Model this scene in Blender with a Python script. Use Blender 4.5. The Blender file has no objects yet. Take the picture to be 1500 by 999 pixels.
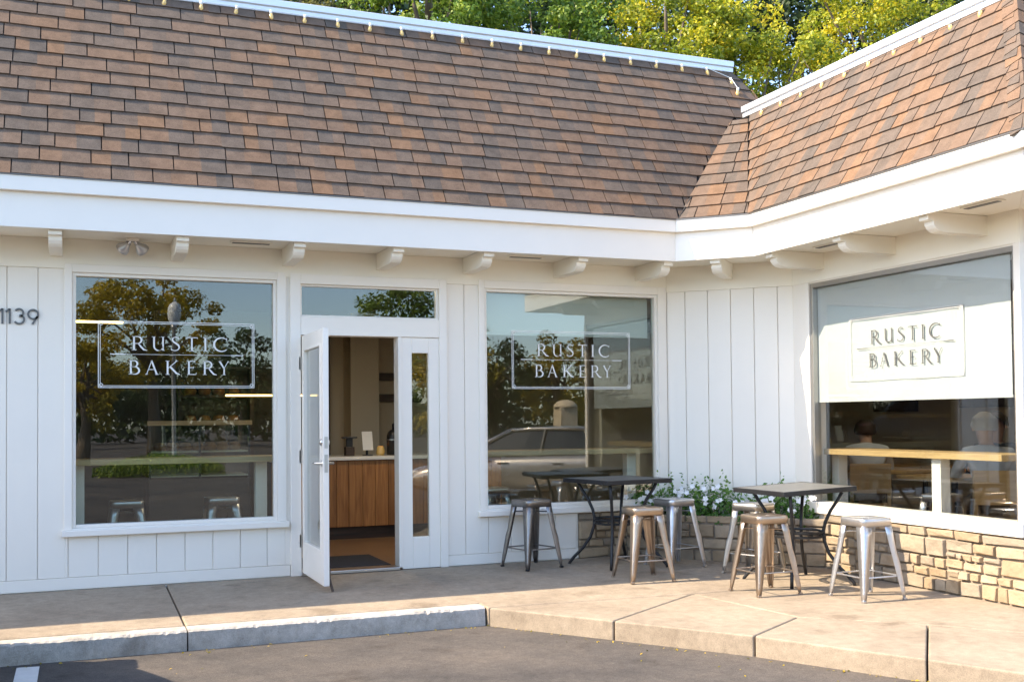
import bpy, bmesh, math, random
import numpy as np
from mathutils import Vector, Matrix
R = math.radians
random.seed(7)
rng = np.random.default_rng(11)
sc = bpy.context.scene
COL = sc.collection

# ------------------------------------------------------------------ camera, sky, sun, exposure
CAM = Vector((0.0, -9.342, 1.325))
yaw, pitch, roll = 0.383315, 0.0252549, -0.00915708
fw = Vector((math.sin(yaw)*math.cos(pitch), math.cos(yaw)*math.cos(pitch), math.sin(pitch)))
r0 = Vector((math.cos(yaw), -math.sin(yaw), 0)); u0 = r0.cross(fw)
rt = math.cos(roll)*r0 + math.sin(roll)*u0
up = -math.sin(roll)*r0 + math.cos(roll)*u0
cam = bpy.data.cameras.new('camera'); camo = bpy.data.objects.new('camera', cam); COL.objects.link(camo)
camo.matrix_world = Matrix(((rt.x, up.x, -fw.x, CAM.x), (rt.y, up.y, -fw.y, CAM.y), (rt.z, up.z, -fw.z, CAM.z), (0, 0, 0, 1)))
cam.sensor_width = 36; cam.lens = 36*1586.56/1500; cam.shift_y = 74.28/1500
cam.clip_start = 0.05; cam.clip_end = 2000
sc.camera = camo

SUN = Vector((-1, 0.20, 0.93)).normalized()
w = bpy.data.worlds.new('World'); sc.world = w; w.use_nodes = True
wn = w.node_tree; bg = wn.nodes['Background']
sky = wn.nodes.new('ShaderNodeTexSky'); sky.sky_type = 'NISHITA'; sky.sun_disc = False
sky.sun_elevation = math.asin(SUN.z); sky.sun_rotation = math.atan2(SUN.x, SUN.y)
sky.air_density = 0.85; sky.dust_density = 0.9; sky.ozone_density = 0.8
wn.links.new(sky.outputs[0], bg.inputs[0]); bg.inputs[1].default_value = 0.15
sl = bpy.data.lights.new('sun', 'SUN'); slo = bpy.data.objects.new('sun', sl); COL.objects.link(slo)
sl.energy = 2.8; sl.angle = R(0.53); sl.color = (1.0, 0.84, 0.63)
slo.rotation_euler = SUN.to_track_quat('Z', 'Y').to_euler(); slo.location = (-20, 6, 20)
sc.view_settings.view_transform = 'Standard'; sc.view_settings.look = 'None'
sc.view_settings.gamma = 1; sc.view_settings.exposure = 1.97
sc.cycles.max_bounces = 8; sc.cycles.transparent_max_bounces = 24
sc.cycles.use_denoising = True
sc.cycles.caustics_reflective = False; sc.cycles.caustics_refractive = False

# ------------------------------------------------------------------ materials
def M(name, col, rough=0.6, metal=0.0, var=0.08, scale=6.0, bump=0.0, bscale=80.0, objr=0.0, stretch=(1, 1, 1), spec=0.5, coat=0.0):
    m = bpy.data.materials.new(name); m.use_nodes = True
    nt = m.node_tree; p = nt.nodes['Principled BSDF']; L = nt.links.new
    p.inputs['Roughness'].default_value = rough; p.inputs['Metallic'].default_value = metal
    p.inputs['Specular IOR Level'].default_value = spec; p.inputs['Coat Weight'].default_value = coat
    tc = nt.nodes.new('ShaderNodeTexCoord'); mp = nt.nodes.new('ShaderNodeMapping'); mp.inputs['Scale'].default_value = stretch
    L(tc.outputs['Object'], mp.inputs[0])
    nz = nt.nodes.new('ShaderNodeTexNoise'); nz.inputs['Scale'].default_value = scale; nz.inputs['Detail'].default_value = 6; nz.inputs['Roughness'].default_value = 0.65
    L(mp.outputs[0], nz.inputs['Vector'])
    mx = nt.nodes.new('ShaderNodeMix'); mx.data_type = 'RGBA'
    mx.inputs['A'].default_value = (*[c*(1-var*1.6) for c in col], 1); mx.inputs['B'].default_value = (*[min(1, c*(1+var*1.6)) for c in col], 1)
    L(nz.outputs['Fac'], mx.inputs['Factor'])
    out = mx.outputs['Result']
    if objr:
        oi = nt.nodes.new('ShaderNodeObjectInfo'); hs = nt.nodes.new('ShaderNodeHueSaturation')
        mr = nt.nodes.new('ShaderNodeMapRange'); mr.inputs['To Min'].default_value = 1-objr; mr.inputs['To Max'].default_value = 1+objr
        L(oi.outputs['Random'], mr.inputs['Value']); L(mr.outputs[0], hs.inputs['Value']); L(out, hs.inputs['Color']); out = hs.outputs[0]
    L(out, p.inputs['Base Color'])
    if bump:
        n2 = nt.nodes.new('ShaderNodeTexNoise'); n2.inputs['Scale'].default_value = bscale; n2.inputs['Detail'].default_value = 4
        L(mp.outputs[0], n2.inputs['Vector'])
        b = nt.nodes.new('ShaderNodeBump'); b.inputs['Strength'].default_value = bump; b.inputs['Distance'].default_value = 0.01
        L(n2.outputs['Fac'], b.inputs['Height']); L(b.outputs[0], p.inputs['Normal'])
    return m

def ramp(nt, stops, interp='LINEAR'):
    r = nt.nodes.new('ShaderNodeValToRGB'); r.color_ramp.interpolation = interp
    e = r.color_ramp.elements
    while len(e) < len(stops): e.new(0.5)
    for i, (p, c) in enumerate(stops): e[i].position = p; e[i].color = (*c, 1)
    return r

def glass_mat(name, tint, refl=1.0):
    m = bpy.data.materials.new(name); m.use_nodes = True; nt = m.node_tree; L = nt.links.new
    for n in list(nt.nodes): nt.nodes.remove(n)
    o = nt.nodes.new('ShaderNodeOutputMaterial'); t = nt.nodes.new('ShaderNodeBsdfTransparent'); g = nt.nodes.new('ShaderNodeBsdfGlossy')
    t.inputs[0].default_value = (*tint, 1); g.inputs['Roughness'].default_value = 0.0
    f = nt.nodes.new('ShaderNodeFresnel'); gb = nt.nodes.new('ShaderNodeNewGeometry'); ir = nt.nodes.new('ShaderNodeMapRange'); ir.inputs['To Min'].default_value = 1.52; ir.inputs['To Max'].default_value = 1/1.52
    L(gb.outputs['Backfacing'], ir.inputs['Value']); L(ir.outputs[0], f.inputs[0])
    mu = nt.nodes.new('ShaderNodeMath'); mu.operation = 'MULTIPLY'; mu.inputs[1].default_value = 1.9*refl; mu.use_clamp = True
    nz = nt.nodes.new('ShaderNodeTexNoise'); nz.inputs['Scale'].default_value = 1.1; nz.inputs['Detail'].default_value = 1
    tc = nt.nodes.new('ShaderNodeTexCoord'); L(tc.outputs['Object'], nz.inputs['Vector'])
    b = nt.nodes.new('ShaderNodeBump'); b.inputs['Strength'].default_value = 0.06; b.inputs['Distance'].default_value = 0.02
    L(nz.outputs['Fac'], b.inputs['Height']); L(b.outputs[0], g.inputs['Normal'])
    mx = nt.nodes.new('ShaderNodeMixShader'); L(f.outputs[0], mu.inputs[0]); L(mu.outputs[0], mx.inputs[0]); L(t.outputs[0], mx.inputs[1]); L(g.outputs[0], mx.inputs[2]); L(mx.outputs[0], o.inputs[0])
    return m

def emit_mat(name, col, s):
    m = bpy.data.materials.new(name); m.use_nodes = True; nt = m.node_tree; p = nt.nodes['Principled BSDF']
    p.inputs['Base Color'].default_value = (*col, 1); p.inputs['Emission Color'].default_value = (*col, 1); p.inputs['Emission Strength'].default_value = s
    return m

def leaf_mat(name, stops, transl=0.45):
    m = bpy.data.materials.new(name); m.use_nodes = True; nt = m.node_tree; L = nt.links.new; p = nt.nodes['Principled BSDF']
    a = nt.nodes.new('ShaderNodeAttribute'); a.attribute_name = 'rnd'; r = ramp(nt, stops); L(a.outputs['Fac'], r.inputs[0])
    p.inputs['Roughness'].default_value = 0.5; L(r.outputs[0], p.inputs['Base Color'])
    t = nt.nodes.new('ShaderNodeBsdfTranslucent'); L(r.outputs[0], t.inputs[0])
    mx = nt.nodes.new('ShaderNodeMixShader'); mx.inputs[0].default_value = transl; L(p.outputs[0], mx.inputs[1]); L(t.outputs[0], mx.inputs[2])
    L(mx.outputs[0], nt.nodes['Material Output'].inputs[0]); return m

def shingle_mat():
    m = bpy.data.materials.new('shingle'); m.use_nodes = True; nt = m.node_tree; L = nt.links.new; p = nt.nodes['Principled BSDF']
    p.inputs['Roughness'].default_value = 0.9; p.inputs['Specular IOR Level'].default_value = 0.2
    a = nt.nodes.new('ShaderNodeAttribute'); a.attribute_name = 'rnd'; oi = nt.nodes.new('ShaderNodeObjectInfo')
    ad = nt.nodes.new('ShaderNodeMath'); ad.operation = 'ADD'; L(a.outputs['Fac'], ad.inputs[0]); L(oi.outputs['Random'], ad.inputs[1])
    fr = nt.nodes.new('ShaderNodeMath'); fr.operation = 'FRACT'; L(ad.outputs[0], fr.inputs[0])
    r = ramp(nt, [(0, (.104, .086, .072)), (.2, (.130, .100, .079)), (.5, (.152, .107, .078)), (.78, (.170, .112, .077)), (.92, (.182, .114, .073)), (1, (.200, .119, .070))])
    L(fr.outputs[0], r.inputs[0])
    tc = nt.nodes.new('ShaderNodeTexCoord'); g = nt.nodes.new('ShaderNodeNewGeometry')
    n1 = nt.nodes.new('ShaderNodeTexNoise'); n1.inputs['Scale'].default_value = 9; n1.inputs['Detail'].default_value = 8; n1.inputs['Roughness'].default_value = .75; L(g.outputs['Position'], n1.inputs['Vector'])
    mr = nt.nodes.new('ShaderNodeMapRange'); mr.inputs['From Min'].default_value = .3; mr.inputs['From Max'].default_value = .7; mr.inputs['To Min'].default_value = .74; mr.inputs['To Max'].default_value = 1.24; L(n1.outputs['Fac'], mr.inputs['Value'])
    n2 = nt.nodes.new('ShaderNodeTexNoise'); n2.inputs['Scale'].default_value = 260; n2.inputs['Detail'].default_value = 2; L(g.outputs['Position'], n2.inputs['Vector'])
    mr2 = nt.nodes.new('ShaderNodeMapRange'); mr2.inputs['From Min'].default_value = .3; mr2.inputs['From Max'].default_value = .7; mr2.inputs['To Min'].default_value = .7; mr2.inputs['To Max'].default_value = 1.3; L(n2.outputs['Fac'], mr2.inputs['Value'])
    mm = nt.nodes.new('ShaderNodeMath'); mm.operation = 'MULTIPLY'; L(mr.outputs[0], mm.inputs[0]); L(mr2.outputs[0], mm.inputs[1])
    hs = nt.nodes.new('ShaderNodeHueSaturation'); L(mm.outputs[0], hs.inputs['Value']); L(r.outputs[0], hs.inputs['Color']); L(hs.outputs[0], p.inputs['Base Color'])
    b = nt.nodes.new('ShaderNodeBump'); b.inputs['Strength'].default_value = .5; b.inputs['Distance'].default_value = .004; L(n2.outputs['Fac'], b.inputs['Height']); L(b.outputs[0], p.inputs['Normal'])
    return m

def ground_mat(name, c0, c1, c2, speck=0.25, bump=0.3, patch=0.6):
    m = bpy.data.materials.new(name); m.use_nodes = True; nt = m.node_tree; L = nt.links.new; p = nt.nodes['Principled BSDF']
    p.inputs['Roughness'].default_value = .88; p.inputs['Specular IOR Level'].default_value = .25
    g = nt.nodes.new('ShaderNodeNewGeometry')
    def nz(s, d, ro=.6):
        n = nt.nodes.new('ShaderNodeTexNoise'); n.inputs['Scale'].default_value = s; n.inputs['Detail'].default_value = d; n.inputs['Roughness'].default_value = ro; L(g.outputs['Position'], n.inputs['Vector']); return n
    a = nz(patch, 7, .68); r = ramp(nt, [(.30, c0), (.5, c1), (.72, c2)]); L(a.outputs['Fac'], r.inputs[0])
    f = nz(170, 4, .7); f2 = nz(14, 8, .75)
    def mrr(n, lo, hi):
        q = nt.nodes.new('ShaderNodeMapRange'); q.inputs['From Min'].default_value = .3; q.inputs['From Max'].default_value = .7; q.inputs['To Min'].default_value = lo; q.inputs['To Max'].default_value = hi; L(n.outputs['Fac'], q.inputs['Value']); return q
    mm = nt.nodes.new('ShaderNodeMath'); mm.operation = 'MULTIPLY'; L(mrr(f, 1-speck, 1+speck).outputs[0], mm.inputs[0]); L(mrr(f2, .80, 1.20).outputs[0], mm.inputs[1])
    hs = nt.nodes.new('ShaderNodeHueSaturation'); L(mm.outputs[0], hs.inputs['Value']); L(r.outputs[0], hs.inputs['Color']); L(hs.outputs[0], p.inputs['Base Color'])
    st_ = nz(2.3, 5, .55); sr = ramp(nt, [(.60, (1, 1, 1)), (.70, (.72, .70, .68))]); L(st_.outputs['Fac'], sr.inputs[0])
    mxs = nt.nodes.new('ShaderNodeMix'); mxs.data_type = 'RGBA'; mxs.blend_type = 'MULTIPLY'; mxs.inputs['Factor'].default_value = 1; L(hs.outputs[0], mxs.inputs['A']); L(sr.outputs[0], mxs.inputs['B']); L(mxs.outputs['Result'], p.inputs['Base Color'])
    b = nt.nodes.new('ShaderNodeBump'); b.inputs['Strength'].default_value = bump; b.inputs['Distance'].default_value = .006; L(f.outputs['Fac'], b.inputs['Height']); L(b.outputs[0], p.inputs['Normal'])
    return m

def wood_mat(name, c0, c1, axis='Z', rough=.5, scale=3.0):
    m = bpy.data.materials.new(name); m.use_nodes = True; nt = m.node_tree; L = nt.links.new; p = nt.nodes['Principled BSDF']; p.inputs['Roughness'].default_value = rough
    tc = nt.nodes.new('ShaderNodeTexCoord'); mp = nt.nodes.new('ShaderNodeMapping'); s = [scale*7]*3; s['XYZ'.index(axis)] = scale*.5; mp.inputs['Scale'].default_value = s
    L(tc.outputs['Object'], mp.inputs[0]); n = nt.nodes.new('ShaderNodeTexNoise'); n.inputs['Scale'].default_value = 1; n.inputs['Detail'].default_value = 8; n.inputs['Distortion'].default_value = 1.2; L(mp.outputs[0], n.inputs['Vector'])
    r = ramp(nt, [(.3, c0), (.68, c1)]); L(n.outputs['Fac'], r.inputs[0])
    oi = nt.nodes.new('ShaderNodeObjectInfo'); mr = nt.nodes.new('ShaderNodeMapRange'); mr.inputs['To Min'].default_value = .75; mr.inputs['To Max'].default_value = 1.2; L(oi.outputs['Random'], mr.inputs['Value'])
    hs = nt.nodes.new('ShaderNodeHueSaturation'); L(mr.outputs[0], hs.inputs['Value']); L(r.outputs[0], hs.inputs['Color']); L(hs.outputs[0], p.inputs['Base Color'])
    return m

white = M('white_paint', (.88, .82, .725), rough=.5, var=.025, scale=2.2, bump=.05, bscale=35)
creamw = M('cream_paint', (.90, .855, .75), rough=.6, var=.02, scale=2)
trimw = M('trim_paint', (.88, .825, .74), rough=.4, var=.02, scale=3)
metalw = M('white_metal', (.74, .77, .80), rough=.28, metal=.35, var=.04, scale=4)
shing = shingle_mat()
deckm = M('roof_felt', (.03, .027, .025), rough=.95)
asph = ground_mat('asphalt', (.055, .051, .049), (.100, .088, .078), (.145, .122, .102), speck=.5, bump=.8, patch=.9)
conc = ground_mat('concrete', (.245, .195, .142), (.315, .255, .188), (.36, .295, .22), speck=.24, bump=.35, patch=1.3)
kerbc = ground_mat('kerb_concrete', (.32, .29, .25), (.45, .415, .365), (.55, .51, .46), speck=.22, bump=.5, patch=4)
dirt = M('joint_dirt', (.05, .042, .035), rough=1)
mortar = M('mortar', (.24, .195, .145), rough=.95, var=.2, scale=20)
stonem = M('stone', (.345, .28, .20), rough=.9, var=.24, scale=9, bump=.9, bscale=22)
def stone_tint(m):
    nt = m.node_tree; L = nt.links.new; p = nt.nodes['Principled BSDF']; src = p.inputs['Base Color'].links[0].from_socket
    oi = nt.nodes.new('ShaderNodeObjectInfo'); r = ramp(nt, [(0, (.72, .74, .80)), (.3, (1.0, .98, .95)), (.6, (1.15, 1.08, 1.0)), (.85, (1.02, .93, .80)), (1, (.80, .72, .62))]); L(oi.outputs['Random'], r.inputs[0])
    mx = nt.nodes.new('ShaderNodeMix'); mx.data_type = 'RGBA'; mx.blend_type = 'MULTIPLY'; mx.inputs['Factor'].default_value = 1; L(src, mx.inputs['A']); L(r.outputs[0], mx.inputs['B']); L(mx.outputs['Result'], p.inputs['Base Color'])
stone_tint(stonem)
paintm = M('road_paint', (.62, .62, .60), rough=.8, var=.15, scale=14)
glassA = glass_mat('window_glass', (.88, .92, .89))
glassB = glass_mat('corner_window_glass', (.93, .95, .94))
alum = M('aluminium', (.42, .40, .37), rough=.35, metal=.8, var=.08)
alumd = M('dark_aluminium', (.16, .15, .14), rough=.45, metal=.6, var=.1)
steel = M('brushed_steel', (.60, .58, .55), rough=.3, metal=1, var=.06)
gun = M('galvanised_steel', (.50, .48, .455), rough=.36, metal=.95, var=.16, scale=9, bump=.05, bscale=50)
gund = M('gunmetal', (.27, .255, .245), rough=.36, metal=.95, var=.2, scale=9)
bronze = M('bronze_steel', (.46, .375, .30), rough=.36, metal=.95, var=.16, scale=9)
silverst = M('silver_steel', (.58, .58, .59), rough=.36, metal=.9, var=.12, scale=9)
blackm = M('black_iron', (.022, .023, .026), rough=.42, metal=.3, var=.2)
slate = M('table_slate', (.13, .13, .122), rough=.42, var=.3, scale=14, bump=.1)
blindm = M('blind_cloth', (.62, .63, .63), rough=.9, var=.015, scale=3)
lettw = M('white_vinyl', (.80, .80, .78), rough=.5, var=.02)
lettshade = M('shadow_toned_vinyl', (.09, .09, .088), rough=.5, var=.05)  # white letters darkened: their shadow on the blind is put into the colour
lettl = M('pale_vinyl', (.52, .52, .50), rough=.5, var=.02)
numm = M('number_metal', (.13, .13, .125), rough=.45, metal=.5)
woodc = wood_mat('counter_wood', (.24, .095, .026), (.46, .21, .065))
woodb = wood_mat('bar_wood', (.46, .30, .13), (.66, .46, .22), axis='Y', rough=.4)
woodbx = wood_mat('bar_wood_long', (.40, .27, .13), (.58, .41, .22), axis='X', rough=.4)
wooddk = wood_mat('dark_wood', (.03, .018, .012), (.075, .042, .025), axis='X')
floorm = M('interior_floor', (.20, .115, .06), rough=.4, var=.15, scale=3)
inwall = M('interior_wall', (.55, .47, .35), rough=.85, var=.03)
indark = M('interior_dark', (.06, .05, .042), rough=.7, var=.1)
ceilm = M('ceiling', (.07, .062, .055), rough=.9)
matm = M('door_mat', (.03, .03, .035), rough=1, bump=.6, bscale=300)
whitec = M('ceramic', (.75, .74, .71), rough=.25)
blackp = M('black_plastic', (.02, .02, .022), rough=.35)
paperm = M('paper', (.72, .71, .69), rough=.8)
printm = M('print_dark', (.10, .07, .06), rough=.8, var=.5, scale=8)
breadm = M('bread', (.30, .15, .055), rough=.8, var=.3, scale=20, bump=.3)
bulbm = M('bulb_amber', (.75, .50, .16), rough=.15, var=.05, spec=.8)
lamp_on = emit_mat('lamp_glow', (1.0, .62, .18), 3.0)
barkm = M('bark', (.16, .125, .09), rough=.95, var=.35, scale=8, bump=.8, bscale=25, stretch=(1, 1, .3))
soilm = M('soil', (.05, .035, .025), rough=1, var=.3, scale=30)
petal = M('white_petal', (.82, .82, .80), rough=.6, var=.03)
plantleaf = leaf_mat('planter_leaf', [(0, (.04, .11, .02)), (.6, (.11, .24, .04)), (1, (.22, .36, .06))])
leafY = leaf_mat('leaf_yellow', [(0, (.05, .09, .012)), (.42, (.30, .36, .02)), (.75, (.60, .53, .025)), (1, (.78, .58, .03))], .42)
leafG = leaf_mat('leaf_green', [(0, (.035, .08, .015)), (.5, (.17, .28, .03)), (1, (.42, .48, .05))], .4)
leafO = leaf_mat('leaf_olive', [(0, (.06, .07, .02)), (.5, (.16, .165, .05)), (1, (.29, .26, .08))], .4)
leafD = leaf_mat('leaf_dark', [(0, (.018, .04, .014)), (.6, (.055, .095, .028)), (1, (.13, .18, .045))], .3)
leafA = leaf_mat('leaf_autumn', [(0, (.10, .10, .015)), (.5, (.42, .34, .03)), (1, (.75, .52, .04))], .5)
carsil = M('car_champagne', (.60, .54, .47), rough=.25, metal=.7, var=.02, coat=.8)
cardk = M('car_grey', (.10, .10, .11), rough=.25, metal=.6, var=.02, coat=.8)
carglass = M('car_glass', (.012, .014, .016), rough=.04, spec=.8, var=0)
rubber = M('rubber', (.02, .02, .02), rough=.8)
redl = M('tail_lamp', (.35, .02, .02), rough=.15, spec=.8)
stucco = M('stucco', (.62, .50, .34), rough=.9, var=.06, bump=.2)
skinm = M('skin', (.50, .31, .22), rough=.55, var=.05)
shirtb = M('shirt_pale_blue', (.55, .60, .67), rough=.9, var=.06)
shirtk = M('shirt_charcoal', (.05, .05, .055), rough=.9)
shirtw = M('shirt_white', (.55, .56, .58), rough=.9)
trous = M('trousers', (.10, .085, .07), rough=.9)
hairg = M('hair_grey', (.36, .34, .31), rough=.7, var=.2, scale=40, bump=.5)
hairk = M('hair_dark', (.03, .022, .016), rough=.6, var=.2, scale=40, bump=.5)

# ------------------------------------------------------------------ mesh helpers
class MB:
    def __init__(s): s.v = []; s.f = []; s.mi = []
    def add(s, vs, fs, mi=0):
        b = len(s.v); s.v += [tuple(v) for v in vs]; s.f += [tuple(b+i for i in f) for f in fs]; s.mi += [mi]*len(fs); return s
    def box(s, x0, x1, y0, y1, z0, z1, mi=0):
        v = [(x0, y0, z0), (x1, y0, z0), (x1, y1, z0), (x0, y1, z0), (x0, y0, z1), (x1, y0, z1), (x1, y1, z1), (x0, y1, z1)]
        return s.add(v, [(0, 3, 2, 1), (4, 5, 6, 7), (0, 1, 5, 4), (1, 2, 6, 5), (2, 3, 7, 6), (3, 0, 4, 7)], mi)
    def hexa(s, b, t, mi=0):          # bottom 4 pts, top 4 pts (ccw from above)
        return s.add(list(b)+list(t), [(0, 3, 2, 1), (4, 5, 6, 7), (0, 1, 5, 4), (1, 2, 6, 5), (2, 3, 7, 6), (3, 0, 4, 7)], mi)
    def extrude(s, pts, vec, mi=0):
        n = len(pts); vec = Vector(vec); p2 = [Vector(p)+vec for p in pts]
        return s.add(list(pts)+p2, [tuple(range(n))[::-1], tuple(range(n, 2*n))] + [(i, (i+1) % n, n+(i+1) % n, n+i) for i in range(n)], mi)
    def tube(s, path, rad, n=8, mi=0, caps=True, sq=None):
        path = [Vector(p) for p in path]; rad = rad if isinstance(rad, (list, tuple)) else [rad]*len(path)
        rings = []; prev = None
        for i, p in enumerate(path):
            d = (path[min(i+1, len(path)-1)]-path[max(i-1, 0)]).normalized()
            a = prev - d*prev.dot(d) if prev is not None else d.orthogonal()
            if a.length < 1e-5: a = d.orthogonal()
            a.normalize(); prev = a; b = d.cross(a)
            rings.append([p+(a*math.cos(2*math.pi*(k+.5)/n)+b*math.sin(2*math.pi*(k+.5)/n))*rad[i] for k in range(n)])
        vs = [q for r in rings for q in r]; fs = []
        for i in range(len(path)-1):
            for k in range(n): fs.append((i*n+k, i*n+(k+1) % n, (i+1)*n+(k+1) % n, (i+1)*n+k))
        if caps: fs += [tuple(range(n))[::-1], tuple(range((len(path)-1)*n, len(path)*n))]
        return s.add(vs, fs, mi)
    def lathe(s, prof, c=(0, 0, 0), n=16, mi=0):
        vs = []; m = len(prof)
        for k in range(n):
            a = 2*math.pi*k/n; vs += [(c[0]+r*math.cos(a), c[1]+r*math.sin(a), c[2]+z) for r, z in prof]
        fs = [(k*m+i, ((k+1) % n)*m+i, ((k+1) % n)*m+i+1, k*m+i+1) for k in range(n) for i in range(m-1)]
        return s.add(vs, fs, mi)
    def mesh(s, name='m', smooth=False):
        m = bpy.data.meshes.new(name); m.from_pydata(s.v, [], s.f)
        m.polygons.foreach_set('material_index', s.mi)
        if smooth: m.polygons.foreach_set('use_smooth', [True]*len(m.polygons))
        m.update(); return m

def obj(name, mb, mat, parent=None, bevel=0, smooth=False, seg=2, loc=None, rotz=0, M4=None):
    me = mb if isinstance(mb, bpy.types.Mesh) else mb.mesh(name, smooth)
    for m in (mat if isinstance(mat, (list, tuple)) else [mat]):
        if len(me.materials) < (len(mat) if isinstance(mat, (list, tuple)) else 1): me.materials.append(m)
    o = bpy.data.objects.new(name, me); COL.objects.link(o); o.parent = parent
    if loc: o.location = loc
    if rotz: o.rotation_euler.z = rotz
    if M4 is not None: o.matrix_basis = M4
    if bevel:
        b = o.modifiers.new('bevel', 'BEVEL'); b.width = bevel; b.segments = seg; b.limit_method = 'ANGLE'; b.angle_limit = R(35)
    return o
def tag(o, label, cat, group=None, kind=None):
    if label: o['label'] = label
    if cat: o['category'] = cat
    if group: o['group'] = group
    if kind: o['kind'] = kind
    return o
def thing(name, label, cat, loc=(0, 0, 0), rz=0, group=None):
    o = bpy.data.objects.new(name, None); COL.objects.link(o); o.location = loc; o.rotation_euler.z = rz; o.empty_display_size = .1
    return tag(o, label, cat, group)
def struct(o): o['kind'] = 'structure'; return o
def dup(root, loc, rz, label, group=None, mat=None):
    r = root.copy(); COL.objects.link(r); r.location = loc; r.rotation_euler = (0, 0, rz); r['label'] = label
    if group: r['group'] = group
    def rec(a, b):
        for ch in a.children:
            c = ch.copy(); COL.objects.link(c); c.parent = b
            if mat and c.type == 'MESH':
                for sl_ in c.material_slots: sl_.link = 'OBJECT'; sl_.material = mat
            rec(ch, c)
    kids = [c for c in root.children]
    rec(root, r); return r
def fattr(me, vals):
    a = me.attributes.new('rnd', 'FLOAT', 'FACE'); a.data.foreach_set('value', list(vals))

GZ = lambda y: max(.027*y, -.053) if y < 0 else 0.0

# ------------------------------------------------------------------ ground
g = MB(); g.add([(-250, -250, -.185), (250, -250, -.185), (250, 250, -.185), (-250, 250, -.185)], [(0, 1, 2, 3)])
struct(obj('parking_lot', g, asph))
g = MB(); g.add([(-.345, -6.5, -.181), (-.215, -6.5, -.181), (-.205, -1.96, -.181), (-.335, -1.945, -.181)], [(0, 1, 2, 3)])
struct(obj('parking_line', g, paintm))

sw = struct(obj('sidewalk', MB().extrude([(-6, .05, -.30), (-6, -1.60, -.30), (2.75, -1.72, -.30), (3.98, -3.43, -.30), (4.5, -4.4, -.30), (5.1, -5.6, -.30), (5.6, -7.4, -.30), (9.5, -7.4, -.30), (9.5, .05, -.30)], (0, 0, .205)), dirt))
def slab(poly, gap=.005):
    n = len(poly); P = [Vector((*p, 0)) for p in poly]; q = []
    for i in range(n):
        a, b, c = P[i-1], P[i], P[(i+1) % n]
        d1 = (b-a).normalized(); d2 = (c-b).normalized(); n1 = Vector((-d1.y, d1.x, 0)); n2 = Vector((-d2.y, d2.x, 0))
        k = n1+n2; k = k/(max(.3, k.dot(n1))); q.append(b+k*gap)
    m = MB(); vs = [(p.x, p.y, GZ(p.y)) for p in q]+[(p.x, p.y, -.31) for p in q]
    m.add(vs, [tuple(range(n)), tuple(range(2*n-1, n-1, -1))]+[((i+1) % n, i, n+i, n+(i+1) % n) for i in range(n)])
    return obj('slab', m, conc, sw, bevel=.012, seg=3)
K2 = [(2.80, -1.87), (3.36, -2.66), (3.97, -3.54), (4.47, -4.50), (4.72, -5.02), (5.05, -5.75), (5.5, -7.3)]
slab([(-6, 0), (-6, -1.70), (.69, -1.70), (.69, 0)])
slab([(.69, 0), (.69, -1.70), (2.80, -1.70), (2.80, -1.885), (4.48, -1.97), (9.4, -1.97), (9.4, 0)])
slab([(2.80, -1.885), K2[1], (3.40, -2.72), (4.48, -1.97)])
slab([(4.48, -1.97), (3.40, -2.72), K2[2], (4.62, -3.12)])
slab([(4.62, -3.12), K2[2], K2[3], (5.22, -3.70)])
slab([(5.22, -3.70), K2[3], K2[4], K2[5], (5.86, -4.55)])
slab([(5.86, -4.55), K2[5], K2[6], (9.4, -7.3), (9.4, -4.55)])
slab([(4.48, -1.97), (4.62, -3.12), (5.22, -3.70), (5.86, -4.55), (9.4, -4.55), (9.4, -1.97)])
def kerb_piece(x0, x1, label):
    n = max(4, int((x1-x0)/.022)); m = MB(); vs = []
    random.seed(int(x0*10)+40)
    for i in range(n+1):
        x = x0+(x1-x0)*i/n; j = lambda a: random.uniform(-a, a); c = .009+abs(random.gauss(0, .0022))+(random.uniform(0, .012) if random.random() < .07 else 0)
        vs += [(x, -1.705, -.22), (x, -1.705, -.049), (x, -1.85+c*1.4, -.050+j(.002)), (x, -1.853+j(.002), -.052-c), (x, -1.858+j(.0025), -.13+j(.004)), (x, -1.862, -.30)]
    fs = [(i*6+k, i*6+k+1, (i+1)*6+k+1, (i+1)*6+k) for i in range(n) for k in range(5)]+[(0, 5, 4, 3, 2, 1), tuple(n*6+k for k in range(6))]
    m.add(vs, [f[::-1] for f in fs]); o = obj('kerb', m, kerbc); struct(o); o['label'] = label
kerb_piece(-6, .685, 'pale concrete kerb section on the left with shadow across it')
kerb_piece(.695, 2.79, 'pale concrete kerb section in front of the open door')

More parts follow.
